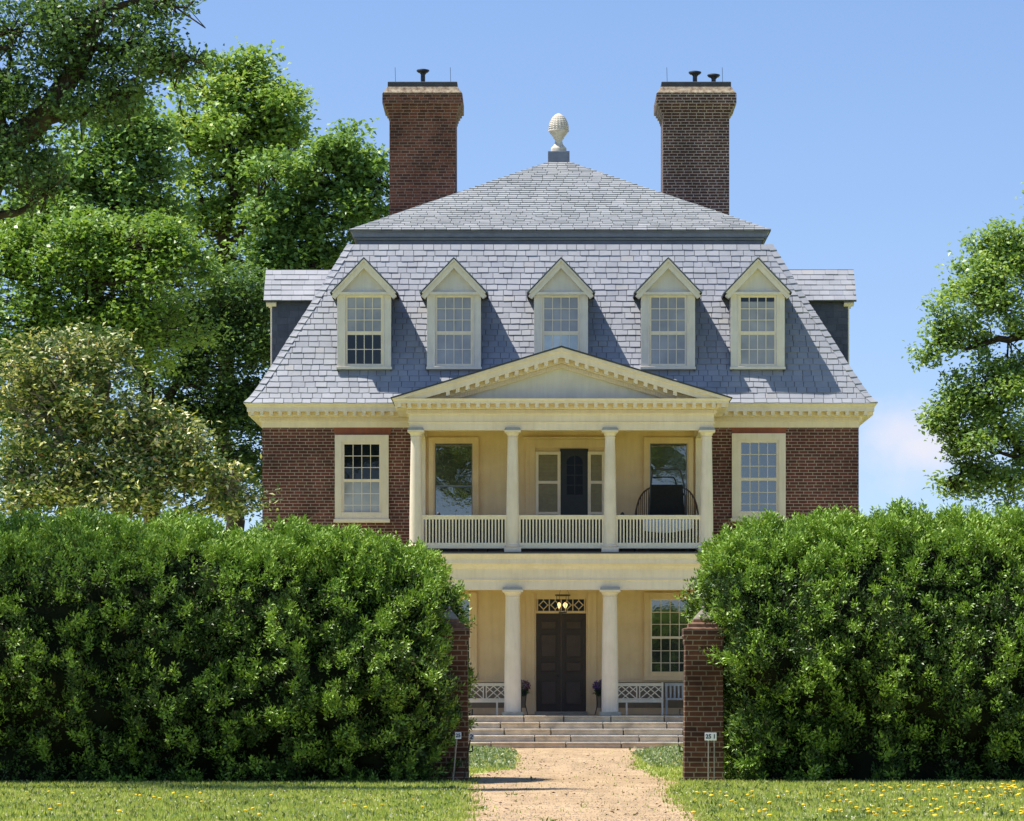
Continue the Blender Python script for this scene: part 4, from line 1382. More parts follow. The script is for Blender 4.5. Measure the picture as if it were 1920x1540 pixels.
M_SIGNWHITE = paint("sign_white", (0.85, 0.87, 0.88), (0.78, 0.80, 0.82), 0.5, 8)
M_SIGNBLUE = paint("sign_pale_blue", (0.62, 0.68, 0.74), (0.55, 0.60, 0.68), 0.5, 8)
M_SIGNGREY = paint("sign_grey", (0.33, 0.35, 0.40), (0.25, 0.26, 0.31), 0.5, 8)
M_INK = paint("sign_ink", (0.035, 0.045, 0.08), None, 0.6)
M_STAKE = paint("stake_wire", (0.34, 0.31, 0.27), (0.24, 0.22, 0.19), 0.6, 9)
M_STAKEDARK = paint("dark_stake", (0.02, 0.017, 0.014), None, 0.7)

def stake_sign(px, py, d, pxb, pyb, w, h, mat, txt, tsize, stakes, label, round_=False, smat=None):
    X, Y, Z = PX(px, d), d - 90, PZ(py, d)
    o = empty("stake_sign", (PX(pxb, d), Y, 0)); T = at(o)
    tag(o, label, "sign", "little number signs on stakes by the gate")
    b = MB(T)
    if round_:
        n = 18; b.prism([(X + w / 2 * math.cos(2 * math.pi * k / n), Z + h / 2 * math.sin(2 * math.pi * k / n)) for k in range(n)], Y - 0.006, Y + 0.006)
    else:
        b.box(X - w / 2, X + w / 2, Y - 0.006, Y + 0.006, Z - h / 2, Z + h / 2)
    pl = b.build("plate", mat, o, bevel=0.003)
    for a, c in stakes:
        b = MB(T); b.tube([(PX(c, d), Y + 0.012, -0.1), (PX(a, d), Y + 0.012, Z)], 0.010, 6); b.build("stake", smat or M_STAKE, o)
    t = text_obj(txt, tsize, X - o.location.x, -0.0085, Z, M_INK, o)
    if round_: t.rotation_euler = (R(90), R(12), 0)


stake_sign(859, 1379.5, 54.1, 848, 1468, 0.092, 0.10, M_SIGNBLUE, "25", 0.075, [(857, 848)], "pale blue square sign numbered 25 on a thin stake in the hedge's shade")
stake_sign(884, 1382, 53.9, 866, 1468, 0.085, 0.095, M_SIGNGREY, "2", 0.09, [(882.5, 866)], "round grey sign on a slanting dark stake at the pier foot", True, M_STAKEDARK)
stake_sign(1332.5, 1381.5, 54.7, 1332, 1460, 0.175, 0.115, M_SIGNWHITE, "25 1", 0.085, [(1328.5, 1328), (1339.5, 1339)], "white oblong number sign on two wire legs before the brick gate pier")

# ------------------------------------------------------------------ hedges
class Fbm:
    def __init__(self, seed, scales, amps, per=10):
        r = np.random.default_rng(seed)
        self.k, self.p, self.a = [], [], []
        for s, a in zip(scales, amps):
            for _ in range(per):
                v = r.normal(size=3); v /= np.linalg.norm(v)
                self.k.append(v * 2 * math.pi / (s * r.uniform(0.7, 1.4))); self.p.append(r.uniform(0, 6.28)); self.a.append(a / math.sqrt(per) * 1.4)
        self.k = np.array(self.k); self.p = np.array(self.p); self.a = np.array(self.a)

    def __call__(self, P):
        return (np.sin(P @ self.k.T + self.p) * self.a).sum(axis=1)


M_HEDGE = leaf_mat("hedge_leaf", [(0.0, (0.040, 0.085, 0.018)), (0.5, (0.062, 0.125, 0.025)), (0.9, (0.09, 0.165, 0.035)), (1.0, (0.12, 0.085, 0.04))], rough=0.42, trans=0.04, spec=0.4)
M_HEDGE_LIT = leaf_mat("hedge_lit_leaf", [(0.0, (0.165, 0.299, 0.039)), (0.45, (0.232, 0.386, 0.054)), (0.85, (0.299, 0.457, 0.086)), (1.0, (0.351, 0.479, 0.130))], rough=0.45, trans=0.10, spec=0.3)  # brighter copy of the hedge leaf, sunlit look painted in


def hedge(label, x0, x1, y0, y1, top_fn, shift_fn, seed, nclump, rad=0.95):
    r = np.random.default_rng(seed)
    o = empty("hedge", ((x0 + x1) / 2, (y0 + y1) / 2, 0))
    tag(o, label, "hedge")
    off = np.array(o.location)
    big = Fbm(seed, [2.6, 1.25, 0.62], [0.12, 0.16, 0.09])
    H = 4.2

    def shape(p, inset=0.0):
        """p on the faces of the unit-height block -> rounded, lumpy surface and its normal"""
        lo = np.array([x0 + rad, y0 + rad, -1.0]); hi = np.array([x1 - rad, y1 - rad, H - rad])
        q = np.clip(p, lo, hi)
        v = p - q; L = np.linalg.norm(v, axis=1)[:, None] + 1e-9
        nrm = v / L
        s = q + nrm * (rad - inset)
        s = s + nrm * ((0.24 - 0.07 * np.clip(nrm[:, 2], 0, 1)) * np.tanh(big(s) / 0.26))[:, None]
        k = np.clip(s[:, 2] / H, 0, 1)
        s[:, 2] = s[:, 2] * top_fn(s[:, 0]) / H
        s[:, 0] += shift_fn(k, s[:, 0])
        # a little undercut towards the foot
        s[:, 1] += np.where(s[:, 1] < (y0 + y1) / 2, 0.45 * (1 - np.clip(k / 0.5, 0, 1)) + 0.85 * sstep(0.42, 1.0, k), 0)
        return s, nrm

    A = [((x1 - x0) * H, 'f'), ((x1 - x0) * (y1 - y0), 't'), ((y1 - y0) * H, 'l'), ((y1 - y0) * H, 'r'), ((x1 - x0) * H * 0.35, 'b')]
    tot = sum(a for a, _ in A)
    pts = []
    for a, f in A:
        n = int(nclump * a / tot)
        u, v = r.uniform(size=n), r.uniform(size=n)
        X, Y, Z = x0 + (x1 - x0) * u, y0 + (y1 - y0) * u, H * v
        if f == 'f': pts.append(np.stack([X, np.full(n, y0), Z], 1))
        if f == 'b': pts.append(np.stack([X, np.full(n, y1), Z], 1))
        if f == 't': pts.append(np.stack([X, y0 + (y1 - y0) * v, np.full(n, H)], 1))
        if f == 'l': pts.append(np.stack([np.full(n, x0), Y, Z], 1))
        if f == 'r': pts.append(np.stack([np.full(n, x1), Y, Z], 1))
    P = np.concatenate(pts)
    S, N = shape(P)
    # sprigs stand out in tufts
    tuft = Fbm(seed + 7, [0.42, 0.2], [0.5, 0.5])(S)
    S = S + N * (np.clip(tuft, -0.9, 1.1) * 0.14)[:, None]
    # bare hollows between the sprays, more of them low down where old hedges go thin
    hol = Fbm(seed + 19, [0.75, 0.34, 0.17], [0.42, 0.42, 0.30])(S) + 0.30 * np.clip(N[:, 2], 0, 1) - 0.40 * (1 - np.clip(S[:, 2] / 3.6, 0, 1)) + r.normal(size=len(S)) * 0.16
    S = S - N * (0.27 * (1 - sstep(-0.30, 0.10, hol)))[:, None]
    kp = hol > -0.62
    S, N, tuft, hol = S[kp], N[kp], tuft[kp], hol[kp]
    S[:, 2] = np.maximum(S[:, 2], 0.03)
    k = 11
    up = np.array([0, 0, 1.0])
    C = np.repeat(S, k, axis=0); NN = np.repeat(N, k, axis=0)
    ru = rand_unit(r, len(C))
    sprig = np.repeat(N * 0.8 + up * 0.55 + 0.5 * rand_unit(r, len(S)), k, axis=0)
    sprig /= np.linalg.norm(sprig, axis=1)[:, None]
    t = r.uniform(-0.13, 0.10, len(C))[:, None]
    ax = sprig * 0.62 + up * 0.12 + (ru - NN * (ru * NN).sum(axis=1)[:, None]) * 0.72; ax /= np.linalg.norm(ax, axis=1)[:, None]
    pos = C + sprig * t + ru * 0.028
    pos[:, 2] = np.maximum(pos[:, 2], 0.02)
    # brighter shoots on tips and top, darker low down: sunlight put into leaf colour
    lit_sprig = tuft * 0.55 + 0.45 * hol + 1.05 * np.clip(N[:, 2], 0, 1) + r.normal(size=len(N)) * 0.18 > 0.40
    fr = np.repeat(lit_sprig, k)
    nu = NN * 0.6 + up * 0.4
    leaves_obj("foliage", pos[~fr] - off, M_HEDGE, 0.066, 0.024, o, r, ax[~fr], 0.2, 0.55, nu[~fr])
    leaves_obj("lit_shoots", pos[fr] - off, M_HEDGE_LIT, 0.070, 0.026, o, r, ax[fr], 0.2, 0.55, nu[fr])
    # solid near-black core, added so hollows stay dark and nothing shows through
    b = MB()
    nx, ny, nz = 46, 16, 24
    gv = {}
    vs = []
    def vid(i, j, kk):
        if (i, j, kk) not in gv:
            gv[(i, j, kk)] = len(vs); vs.append((x0 + (x1 - x0) * i / nx, y0 + (y1 - y0) * j / ny, H * kk / nz))
        return gv[(i, j, kk)]
    fs = []
    for i in range(nx):
        for kk in range(nz):
            fs.append((vid(i, 0, kk), vid(i + 1, 0, kk), vid(i + 1, 0, kk + 1), vid(i, 0, kk + 1)))
            fs.append((vid(i + 1, ny, kk), vid(i, ny, kk), vid(i, ny, kk + 1), vid(i + 1, ny, kk + 1)))
    for j in range(ny):
        for kk in range(nz):
            fs.append((vid(0, j + 1, kk), vid(0, j, kk), vid(0, j, kk + 1), vid(0, j + 1, kk + 1)))
            fs.append((vid(nx, j, kk), vid(nx, j + 1, kk), vid(nx, j + 1, kk + 1), vid(nx, j, kk + 1)))
    for i in range(nx):
        for j in range(ny):
            fs.append((vid(i, j, nz), vid(i + 1, j, nz), vid(i + 1, j + 1, nz), vid(i, j + 1, nz)))
    S2, _ = shape(np.array(vs), inset=0.34)
    b.add([tuple(p - off) for p in S2], fs)
    b.build("dark_core", M_CORE, o, smooth=True)
    return o


def sstep(a, b_, x):
    t = np.clip((x - a) / (b_ - a), 0, 1)
    return t * t * (3 - 2 * t)


hedge("tall clipped dark green hedge left of the gravel path, in dappled shade", -11.2, -1.30, -36.3, -32.3,
      lambda X: 3.78 - 0.20 * sstep(-7, -3.0, X) - 0.10 * sstep(-3.4, -1.8, X),
      lambda k, X: -(0.63 + 0.07 * (1 - sstep(0.15, 0.40, k)) + 0.28 * sstep(0.62, 1.0, k)) * sstep(-4.5, -1.7, X), 21, 42000)
hedge("tall clipped bright green hedge right of the gravel path, behind the dandelions", 1.35, 10.6, -35.75, -32.0,
      lambda X: 3.88 - 0.14 * sstep(5, 2.5, X) + 0.05 * np.sin(X * 1.7),
      lambda k, X: (0.58 + 0.24 * (1 - sstep(0.60, 0.72, k)) + 0.10 * sstep(0.78, 1.0, k)) * sstep(4.5, 1.7, X), 22, 41000)


# ------------------------------------------------------------------ trees
def tree(name, label, base, limbs, blobs, mat, bark, leaf=(0.14, 0.085), seed=0, per=26, spread=0.33, group=None, twigs=True, flat=0.6, shell=0.4, droop=0.0, cat="tree", density=0.95):
    """limbs: list of (points, r0, r1); blobs: (x,y,z,rx,ry,rz,clumps)"""
    r = np.random.default_rng(seed)
    o = empty(name, base)
    tag(o, label, cat, group)
    off = np.array(base)
    b = MB()
    allp = []
    for pts, r0, r1 in limbs:
        n = len(pts)
        # refine and roughen the line
        P = [np.array(pts[0], float)]
        for i in range(n - 1):
            a, c = np.array(pts[i], float), np.array(pts[i + 1], float)
            for q in (0.25, 0.5, 0.75, 1.0):
                P.append(a + (c - a) * q + (r.normal(size=3) * 0.05 * np.linalg.norm(c - a) * (0 if q == 1 else 1) * 0.6))
        rr = [r0 + (r1 - r0) * i / (len(P) - 1) for i in range(len(P))]
        b.tube([tuple(p - off) for p in P], rr, 9)
        allp += P
    allp = np.array(allp)
    cs = []
    for (x, y, z, rx, ry, rz, nc) in blobs:
        ns = max(2, int(round(nc * density / 6)))
        u = rand_unit(r, ns)
        rad = shell + (1.18 - shell) * r.uniform(size=(ns, 1)) ** 0.7
        sc = np.array([x, y, z]) + u * rad * np.array([rx, ry, rz])
        rs = np.clip(0.34 * (rx + rz) / 2 * r.uniform(0.55, 1.35, (ns, 1)), 0.18, 0.75)
        k6 = 6
        e = r.normal(size=(ns * k6, 3)) * 0.62
        e = np.clip(e, -1.1, 1.1)
        e[:, 2] *= 0.6
        cs.append(np.repeat(sc, k6, axis=0) + e * np.repeat(rs, k6, axis=0))
    cs = np.concatenate(cs)
    cs = cs[cs[:, 2] > 0.4]
    tw = leaf[0] / 0.14
    if twigs:
        for c in cs[::2]:
            dist = np.linalg.norm(allp - c, axis=1) + 0.6 * np.maximum(allp[:, 2] - c[2], 0)
            a = allp[dist.argmin()]
            if np.linalg.norm(a - c) < 4.5:
                m = (a + c) / 2 + r.normal(size=3) * 0.15 - np.array([0, 0, 0.08])
                b.tube([tuple(a - off), tuple(m - off), tuple(c - off)], [0.028 * tw, 0.018 * tw, 0.008 * tw], 4)
    b.build("trunk", bark, o, smooth=True)
    k = per
    C = np.repeat(cs, k, axis=0)
    sz = np.repeat(r.uniform(0.6, 1.35, len(cs)), k)[:, None]
    g3 = np.clip(r.normal(size=(len(C), 3)), -1.7, 1.7) * np.array([spread, spread, spread * 0.66]) * sz * 1.08
    pos = C + g3
    ax = rand_unit(r, len(C)); ax[:, 2] = ax[:, 2] * 0.5 - droop
    ax /= np.linalg.norm(ax, axis=1)[:, None]
    pos[:, 2] = np.maximum(pos[:, 2], 0.2)
    leaves_obj("crown", pos - off, mat, leaf[0], leaf[1], o, r, ax, 0.2, flat)
    return o


def B(px, py, rpx, rpy, d, n, ry=None):
    s = d / FPX
    return (PX(px, d), d - 90, PZ(py, d), rpx * s, ry if ry else rpx * s, rpy * s, n)


def L(pts, d, r0, r1):
    return ([(PX(x, d + (dz[0] if dz else 0)), d - 90 + (dz[0] if dz else 0), PZ(y, d)) if y is not None else (PX(x, d), d - 90, 0.0) for x, y, *dz in pts], r0, r1)


LM_POP = leaf_mat("poplar_leaf", [(0, (0.162, 0.273, 0.079)), (0.5, (0.250, 0.396, 0.112)), (0.9, (0.354, 0.492, 0.159)), (1, (0.502, 0.546, 0.190))], trans=0.27)
LM_DARK = leaf_mat("dark_leaf", [(0, (0.055, 0.110, 0.044)), (0.6, (0.089, 0.172, 0.061)), (1, (0.145, 0.243, 0.084))], trans=0.28)
LM_MID = leaf_mat("mid_leaf", [(0, (0.116, 0.222, 0.070)), (0.6, (0.190, 0.327, 0.099)), (1, (0.290, 0.432, 0.142))], trans=0.27)
LM_BRIGHT = leaf_mat("bright_leaf", [(0, (0.126, 0.236, 0.051)), (0.6, (0.189, 0.324, 0.077)), (1, (0.273, 0.393, 0.117))], trans=0.3)
LM_MAG = leaf_mat("magnolia_leaf", [(0, (0.055, 0.11, 0.035)), (0.46, (0.11, 0.18, 0.05)), (0.62, (0.36, 0.42, 0.13)), (0.86, (0.66, 0.66, 0.30)), (0.97, (0.74, 0.70, 0.50)), (1, (0.34, 0.18, 0.08))], rough=0.45, trans=0.12, spec=0.3, patch=0.8, amt=0.25)
LM_MIRROR = leaf_mat("shade_tree_leaf", [(0, (0.16, 0.24, 0.06)), (1, (0.28, 0.36, 0.12))], trans=0.5)
LM_OAK = leaf_mat("oak_leaf", [(0, (0.160, 0.279, 0.091)), (0.6, (0.253, 0.391, 0.127)), (1, (0.381, 0.505, 0.191))], trans=0.3)

# limb tree in the upper corner (backlit, nearer)
d = 51
tree("limb_tree", "dark leafy tree with one thick leaning limb, its sprays overhanging the taller trees", (PX(-110, d), d - 90, 0),
     [L([(-110, None), (-85, 800), (-50, 420), (5, 290), (75, 225), (130, 150), (165, 85), (190, 20), (225, -50)], d, 0.27, 0.065),
      L([(75, 225), (150, 215), (230, 170)], d, 0.08, 0.02), L([(165, 85), (250, 90), (330, 110), (375, 112)], d, 0.06, 0.013),
      L([(190, 20), (270, 0), (350, 15)], d, 0.055, 0.013), L([(5, 290), (10, 180), (20, 60)], d, 0.085, 0.026), L([(-50, 420), (30, 400), (90, 360)], d, 0.08, 0.02)],
     [B(45, 60, 70, 60, d, 60), B(20, 150, 60, 60, d, 40), B(130, 40, 75, 60, d, 60), B(215, 55, 70, 50, d, 55), B(290, 110, 70, 32, d, 50), B(345, 112, 42, 18, d, 22),
      B(330, 12, 50, 22, d, 34), B(240, 130, 55, 36, d, 40), B(150, 120, 60, 45, d, 45), B(170, 200, 75, 34, d, 50), B(230, 195, 40, 26, d, 26), B(70, 190, 60, 50, d, 50), B(30, 330, 60, 60, d, 60), B(-60, 200, 90, 150, d, 90), B(60, 270, 50, 40, d, 36),
      B(-120, 330, 120, 160, d, 110), B(-260, 150, 160, 160, d + 2.5, 150, 2.5), B(-330, 300, 150, 160, d + 4, 150, 2.5), B(-230, 420, 110, 100, d + 4.5, 90, 2.0)],
     LM_DARK, M_BARK, (0.08, 0.052), 31, per=24, spread=0.15, flat=0.4)

# tall tulip poplar
d = 116
tree("tall_poplar", "tall pale green tree with narrow crown rising between the limb tree and chimney", (PX(415, d), d - 90, 0),
     [L([(415, None), (412, 800), (418, 480), (430, 330), (450, 150)], d, 0.36, 0.05), L([(418, 480), (470, 400), (520, 330)], d, 0.14, 0.03), L([(418, 430), (370, 360), (350, 260)], d, 0.12, 0.03)],
     [B(432, 145, 34, 50, d, 34), B(482, 140, 30, 44, d, 28), B(395, 190, 62, 60, d, 60), B(480, 195, 75, 60, d, 80), B(535, 210, 40, 45, d, 36), B(375, 235, 48, 55, d, 45), B(440, 270, 95, 65, d, 105), B(525, 265, 52, 45, d, 46),
      B(400, 350, 85, 60, d, 80), B(360, 420, 70, 60, d, 65), B(440, 440, 70, 60, d, 60), B(500, 330, 60, 40, d, 40)],
     LM_POP, M_BARK, (0.185, 0.135), 32, per=30, spread=0.28)

# tree against the chimney
d = 113
tree("chimney_tree", "broad green tree filling the sky between the tall pale tree and the left chimney", (PX(560, d), d - 90, 0),
     [L([(560, None), (556, 800), (555, 520), (590, 420), (640, 320)], d, 0.34, 0.06), L([(555, 520), (500, 430), (480, 380)], d, 0.13, 0.03), L([(590, 420), (690, 380), (720, 350)], d, 0.1, 0.02)],
     [B(655, 285, 52, 45, d, 50), B(600, 320, 75, 52, d, 75), B(540, 350, 62, 50, d, 55), B(690, 320, 36, 50, d, 34), B(650, 385, 82, 52, d, 85), B(520, 420, 62, 55, d, 60), B(590, 450, 80, 55, d, 85), B(680, 420, 50, 35, d, 40),
      B(500, 500, 70, 60, d, 75), B(570, 540, 80, 60, d, 85), B(480, 580, 70, 70, d, 75), B(540, 640, 60, 80, d, 60)],
     LM_MID, M_BARK, (0.185, 0.135), 33, per=32, spread=0.29)

# dark low mass beside the wall
d = 109
tree("shaded_tree", "dense dark green tree with forked trunk standing close behind the brick wall", (PX(285, d), d - 90, 0),
     [L([(285, None), (283, 850), (270, 700), (235, 655), (190, 620)], d, 0.30, 0.08), L([(270, 700), (290, 620), (300, 520)], d, 0.18, 0.04), L([(283, 800), (350, 690), (400, 600)], d, 0.16, 0.04)],
     [B(430, 560, 80, 60, d, 80), B(340, 560, 90, 70, d, 80), B(480, 650, 50, 80, d, 70), B(420, 690, 80, 85, d, 120), B(460, 800, 55, 90, d, 90), B(390, 820, 80, 80, d, 110), B(330, 700, 60, 60, d, 50), B(300, 600, 60, 50, d, 36), B(470, 900, 50, 60, d, 60), B(240, 780, 70, 60, d, 40), B(380, 620, 60, 50, d, 50)],
     LM_DARK, M_BARK, (0.15, 0.105), 34, per=36, spread=0.30)

d = 104
tree("pointed_tree", "mid green tree with two pointed tops under the leaning limb", (PX(170, d), d - 90, 0),
     [L([(170, None), (172, 800), (180, 500), (200, 350), (230, 230)], d, 0.34, 0.05), L([(180, 500), (110, 420), (80, 350)], d, 0.13, 0.03)],
     [B(270, 225, 14, 26, d, 12), B(296, 258, 14, 30, d, 12), B(200, 235, 62, 48, d, 60), B(270, 300, 48, 60, d, 60), B(180, 310, 90, 65, d, 110), B(95, 300, 50, 60, d, 50), B(110, 390, 90, 60, d, 95), B(240, 390, 80, 60, d, 90), B(305, 360, 36, 50, d, 34), B(40, 420, 70, 60, d, 60),
      B(180, 460, 110, 60, d, 100)],
     LM_MID, M_BARK, (0.17, 0.125), 35, per=32, spread=0.27)

d = 92
tree("bright_tree", "rounded bright yellow-green tree behind the magnolia", (PX(120, d), d - 90, 0),
     [L([(120, None), (122, 850), (130, 650), (170, 540), (220, 470)], d, 0.28, 0.05), L([(130, 650), (60, 560), (30, 500)], d, 0.13, 0.03)],
     [B(60, 470, 90, 52, d, 100), B(160, 465, 85, 50, d, 100), B(255, 455, 72, 42, d, 75), B(320, 425, 30, 26, d, 18), B(30, 560, 90, 70, d, 100), B(140, 560, 100, 70, d, 130), B(250, 545, 85, 65, d, 110), B(330, 520, 60, 55, d, 60), B(300, 620, 80, 60, d, 70), B(60, 650, 90, 50, d, 70), B(10, 740, 60, 80, d, 70), B(60, 840, 80, 60, d, 60), B(200, 640, 90, 50, d, 80)],
     LM_BRIGHT, M_BARK, (0.145, 0.10), 36, per=30, spread=0.25)

d = 80
tree("magnolia", "low spreading magnolia with glossy yellowish leaves just above the hedge", (PX(160, d), d - 90, 0),
     [L([(160, None), (150, 1000), (120, 900), (95, 930), (60, 900)], d, 0.16, 0.06), L([(150, 1000), (200, 880), (260, 800)], d, 0.13, 0.03), L([(150, 1000), (320, 900), (420, 900)], d, 0.10, 0.03), L([(120, 900), (110, 780), (150, 680)], d, 0.12, 0.03),
      L([(45, 960), (75, 915), (100, 895)], d, 0.07, 0.05)],
     [B(150, 650, 75, 45, d, 60), B(200, 690, 50, 40, d, 40), B(70, 690, 60, 40, d, 45), B(130, 740, 80, 45, d, 60), B(30, 700, 50, 50, d, 30), B(210, 775, 85, 38, d, 85), B(110, 790, 75, 40, d, 60), B(330, 820, 50, 34, d, 45), B(290, 850, 80, 50, d, 80), B(200, 860, 100, 55, d, 100), B(80, 880, 90, 50, d, 80),
      B(370, 870, 50, 36, d, 38), B(300, 920, 90, 40, d, 80), B(430, 885, 26, 18, d, 14), B(410, 930, 60, 30, d, 44), B(150, 930, 100, 40, d, 80), B(30, 930, 60, 40, d, 50), B(40, 800, 60, 60, d, 30)],
     LM_MAG, M_BARKPALE, (0.145, 0.062), 37, per=24, spread=0.21, flat=0.3, shell=0.5, density=1.15)

# oak on the right
d = 97
tree("oak_tree", "open green oak with bare inner boughs at the right of the house", (PX(2010, d), d - 90, 0),
     [L([(2010, None), (2006, 950), (2000, 780), (1990, 560), (1985, 380)], d, 0.42, 0.10), L([(2000, 660), (1920, 630), (1860, 640), (1810, 655), (1760, 640)], d, 0.14, 0.02), L([(1920, 630), (1880, 580), (1840, 520)], d, 0.07, 0.02),
      L([(2003, 820), (1930, 860), (1870, 800), (1820, 740)], d, 0.13, 0.03), L([(2004, 900), (1900, 905), (1830, 880), (1780, 895)], d, 0.10, 0.02), L([(1990, 560), (1920, 500), (1880, 440)], d, 0.12, 0.03), L([(1930, 860), (1860, 850), (1790, 800)], d, 0.06, 0.02)],
     [B(1858, 450, 34, 28, d, 30), B(1900, 480, 55, 40, d, 60), B(1835, 510, 46, 36, d, 46), B(1890, 540, 70, 44, d, 80), B(1820, 560, 46, 26, d, 34), B(1770, 605, 44, 28, d, 36), B(1760, 645, 32, 28, d, 28), B(1810, 615, 50, 28, d, 36), B(1870, 610, 50, 20, d, 24), B(1860, 690, 50, 24, d, 36), B(1910, 690, 40, 34, d, 40),
      B(1800, 745, 54, 40, d, 56), B(1865, 750, 70, 44, d, 84), B(1780, 790, 36, 34, d, 34), B(1840, 815, 70, 40, d, 70), B(1905, 830, 55, 60, d, 70), B(1800, 850, 40, 22, d, 26), B(1780, 900, 38, 24, d, 32), B(1850, 890, 60, 30, d, 50), B(1920, 910, 50, 36, d, 50), B(1945, 455, 55, 50, d, 70), B(2000, 600, 90, 180, d, 180), B(2030, 440, 90, 80, d, 110)],
     LM_OAK, M_BARK, (0.135, 0.085), 38, per=30, spread=0.21, flat=0.55, density=0.88)

# a big tree behind the photographer, mirrored in the balcony windows
tree("shade_tree", "broad shade tree behind the photographer, mirrored in the balcony windows", (-17, -118, 0),
     [([(-17, -118, 0), (-16.5, -118, 8), (-13, -117, 14), (-8, -116, 17)], 0.5, 0.1), ([(-13, -117, 14), (-6, -114, 15), (2, -113, 17)], 0.2, 0.05)],
     [(-5.0, -115, 14.2, 1.7, 1.3, 1.2, 90), (-4.2, -115, 15.0, 1.4, 1.2, 1.2, 60), (-6.2, -115, 13.6, 0.9, 0.9, 0.7, 30), (-4.9, -114.5, 12.4, 0.45, 0.5, 0.9, 16), (-4.3, -114.5, 12.6, 0.3, 0.4, 0.5, 9), (-9, -117, 16.5, 3.0, 2, 1.6, 60),
      (5.5, -115, 15.0, 1.1, 1.1, 1.2, 60), (6.3, -115, 14.2, 0.8, 0.9, 0.8, 32), (7.6, -115, 13.6, 0.5, 0.6, 0.5, 14), (2.5, -115, 16.5, 2.2, 1.6, 1.4, 40)],
     LM_MIRROR, M_BARK, (0.22, 0.16), 40, per=40, spread=0.35)

# ------------------------------------------------------------------ grass, flowers, stones
def blades(name, n, xr, dr, h, mat, keep, seed, w=0.012, lean=0.35):
    r = np.random.default_rng(seed)
    # density follows the picture: more close to the camera
    d = r.uniform(dr[0], dr[1], n)
    half = d * 0.147
    x = CAM_X + (r.uniform(xr[0], xr[1], n)) * half
    k = np.array([keep(a, c) for a, c in zip(x, d)])
    x, d = x[k], d[k]; m = len(x)
    hh = h * r.uniform(0.45, 1.3, m)
    ang = r.uniform(0, 2 * math.pi, m); ln = r.uniform(0, lean, m) * hh
    base = np.stack([x, d - 90, np.zeros(m)], 1)
    side = np.stack([np.cos(ang + 1.3), np.sin(ang + 1.3), np.zeros(m)], 1) * (w * r.uniform(0.6, 1.3, m))[:, None]
    tip = base + np.stack([np.cos(ang) * ln, np.sin(ang) * ln, hh], 1)
    v = np.stack([base - side, base + side, tip], 1).reshape(-1, 3)
    return np_mesh(name, v, 3, mat)


M_GRASS = leaf_mat("grass_blade", [(0, (0.257, 0.336, 0.078)), (0.5, (0.357, 0.444, 0.114)), (0.8, (0.446, 0.504, 0.180)), (0.93, (0.558, 0.552, 0.264)), (1, (0.647, 0.600, 0.384))], rough=0.6, trans=0.3, spec=0.2, patch=0.9, amt=0.26)
pj = random.Random(8)


def on_lawn(x, d):
    l, r = path_edges(d)
    j = pj.gauss(0, 0.10)
    if l + j < x < r + j: return pj.random() < 0.015
    if -2.2 < x < -1.6 and 54.9 < d < 55.6: return False
    return True


tag(blades("grass", 150000, (-1.05, 1.05), (37.5, 56.0), 0.05, M_GRASS, on_lawn, 51), kind="stuff")
tag(blades("far_grass", 26000, (-0.28, 0.42), (56.0, 85.0), 0.05, M_GRASS, on_lawn, 52, w=0.016), kind="stuff")

# silvery ground cover beside the path
M_COVER = leaf_mat("ground_cover_leaf", [(0, (0.13, 0.20, 0.06)), (0.5, (0.22, 0.30, 0.13)), (0.8, (0.32, 0.37, 0.25)), (0.92, (0.58, 0.60, 0.48)), (1.0, (0.60, 0.55, 0.20))], rough=0.5, trans=0.2, spec=0.3)
r = np.random.default_rng(61)
pos = []
for (xa, xb, da, db, nn, curve) in ((-2.4, -1.0, 63.5, 84.5, 5200, -1), (1.45, 3.3, 64.5, 84.5, 6500, 1)):
    d = r.uniform(da, db, nn); x = r.uniform(xa, xb, nn)
    lim = np.array([path_edges(q)[0 if curve < 0 else 1] for q in d])
    k = (x < lim + r.normal(size=nn) * 0.12) if curve < 0 else (x > lim + r.normal(size=nn) * 0.15)
    pos.append(np.stack([x[k], d[k] - 90, np.abs(r.normal(size=k.sum())) * 0.02], 1))
pos = np.concatenate(pos)
ax = rand_unit(r, len(pos)); ax[:, 2] = np.abs(ax[:, 2]) + 0.3; ax /= np.linalg.norm(ax, axis=1)[:, None]
tag(leaves_obj("ground_cover", pos, M_COVER, 0.075, 0.045, None, r, ax), kind="stuff")

# loose stones and leaf litter on the path
M_PEBBLE = island_mat("pebble", [(0, (0.36, 0.26, 0.17)), (0.5, (0.50, 0.375, 0.25)), (0.9, (0.64, 0.52, 0.38)), (1, (0.28, 0.20, 0.13))], rough=0.9, spec=0.2, bump=0)
r = np.random.default_rng(62); n = 5200
d = 38 + 44 * r.uniform(size=n) ** 1.6; u = r.uniform(size=n); e = np.array([path_edges(q) for q in d]); x = e[:, 0] + (e[:, 1] - e[:, 0]) * u
c = np.stack([x, d - 90, 0.006 + 0.014 * (1 - np.abs(2 * u - 1))], 1)
s = r.uniform(0.006, 0.017, n)[:, None]
t3 = [np.array([1, 0.2, 0.0]), np.array([-0.4, 0.9, 0.0]), np.array([-0.7, -0.8, 0.0]), np.array([0.1, 0, 0.5])]
q = [c + s * t for t in t3]
tri = np.stack([q[0], q[1], q[3], q[1], q[2], q[3], q[2], q[0], q[3]], 1).reshape(-1, 3)
tag(np_mesh("loose_gravel", tri, 3, M_PEBBLE), kind="stuff")
M_LITTER = leaf_mat("leaf_litter", [(0, (0.10, 0.055, 0.03)), (1, (0.22, 0.13, 0.07))], trans=0.1, tcol=(1, 1, 1))
n = 170; d = r.uniform(40, 76, n); e = np.array([path_edges(v) for v in d]); x = e[:, 0] + (e[:, 1] - e[:, 0]) * r.uniform(0, 1, n)
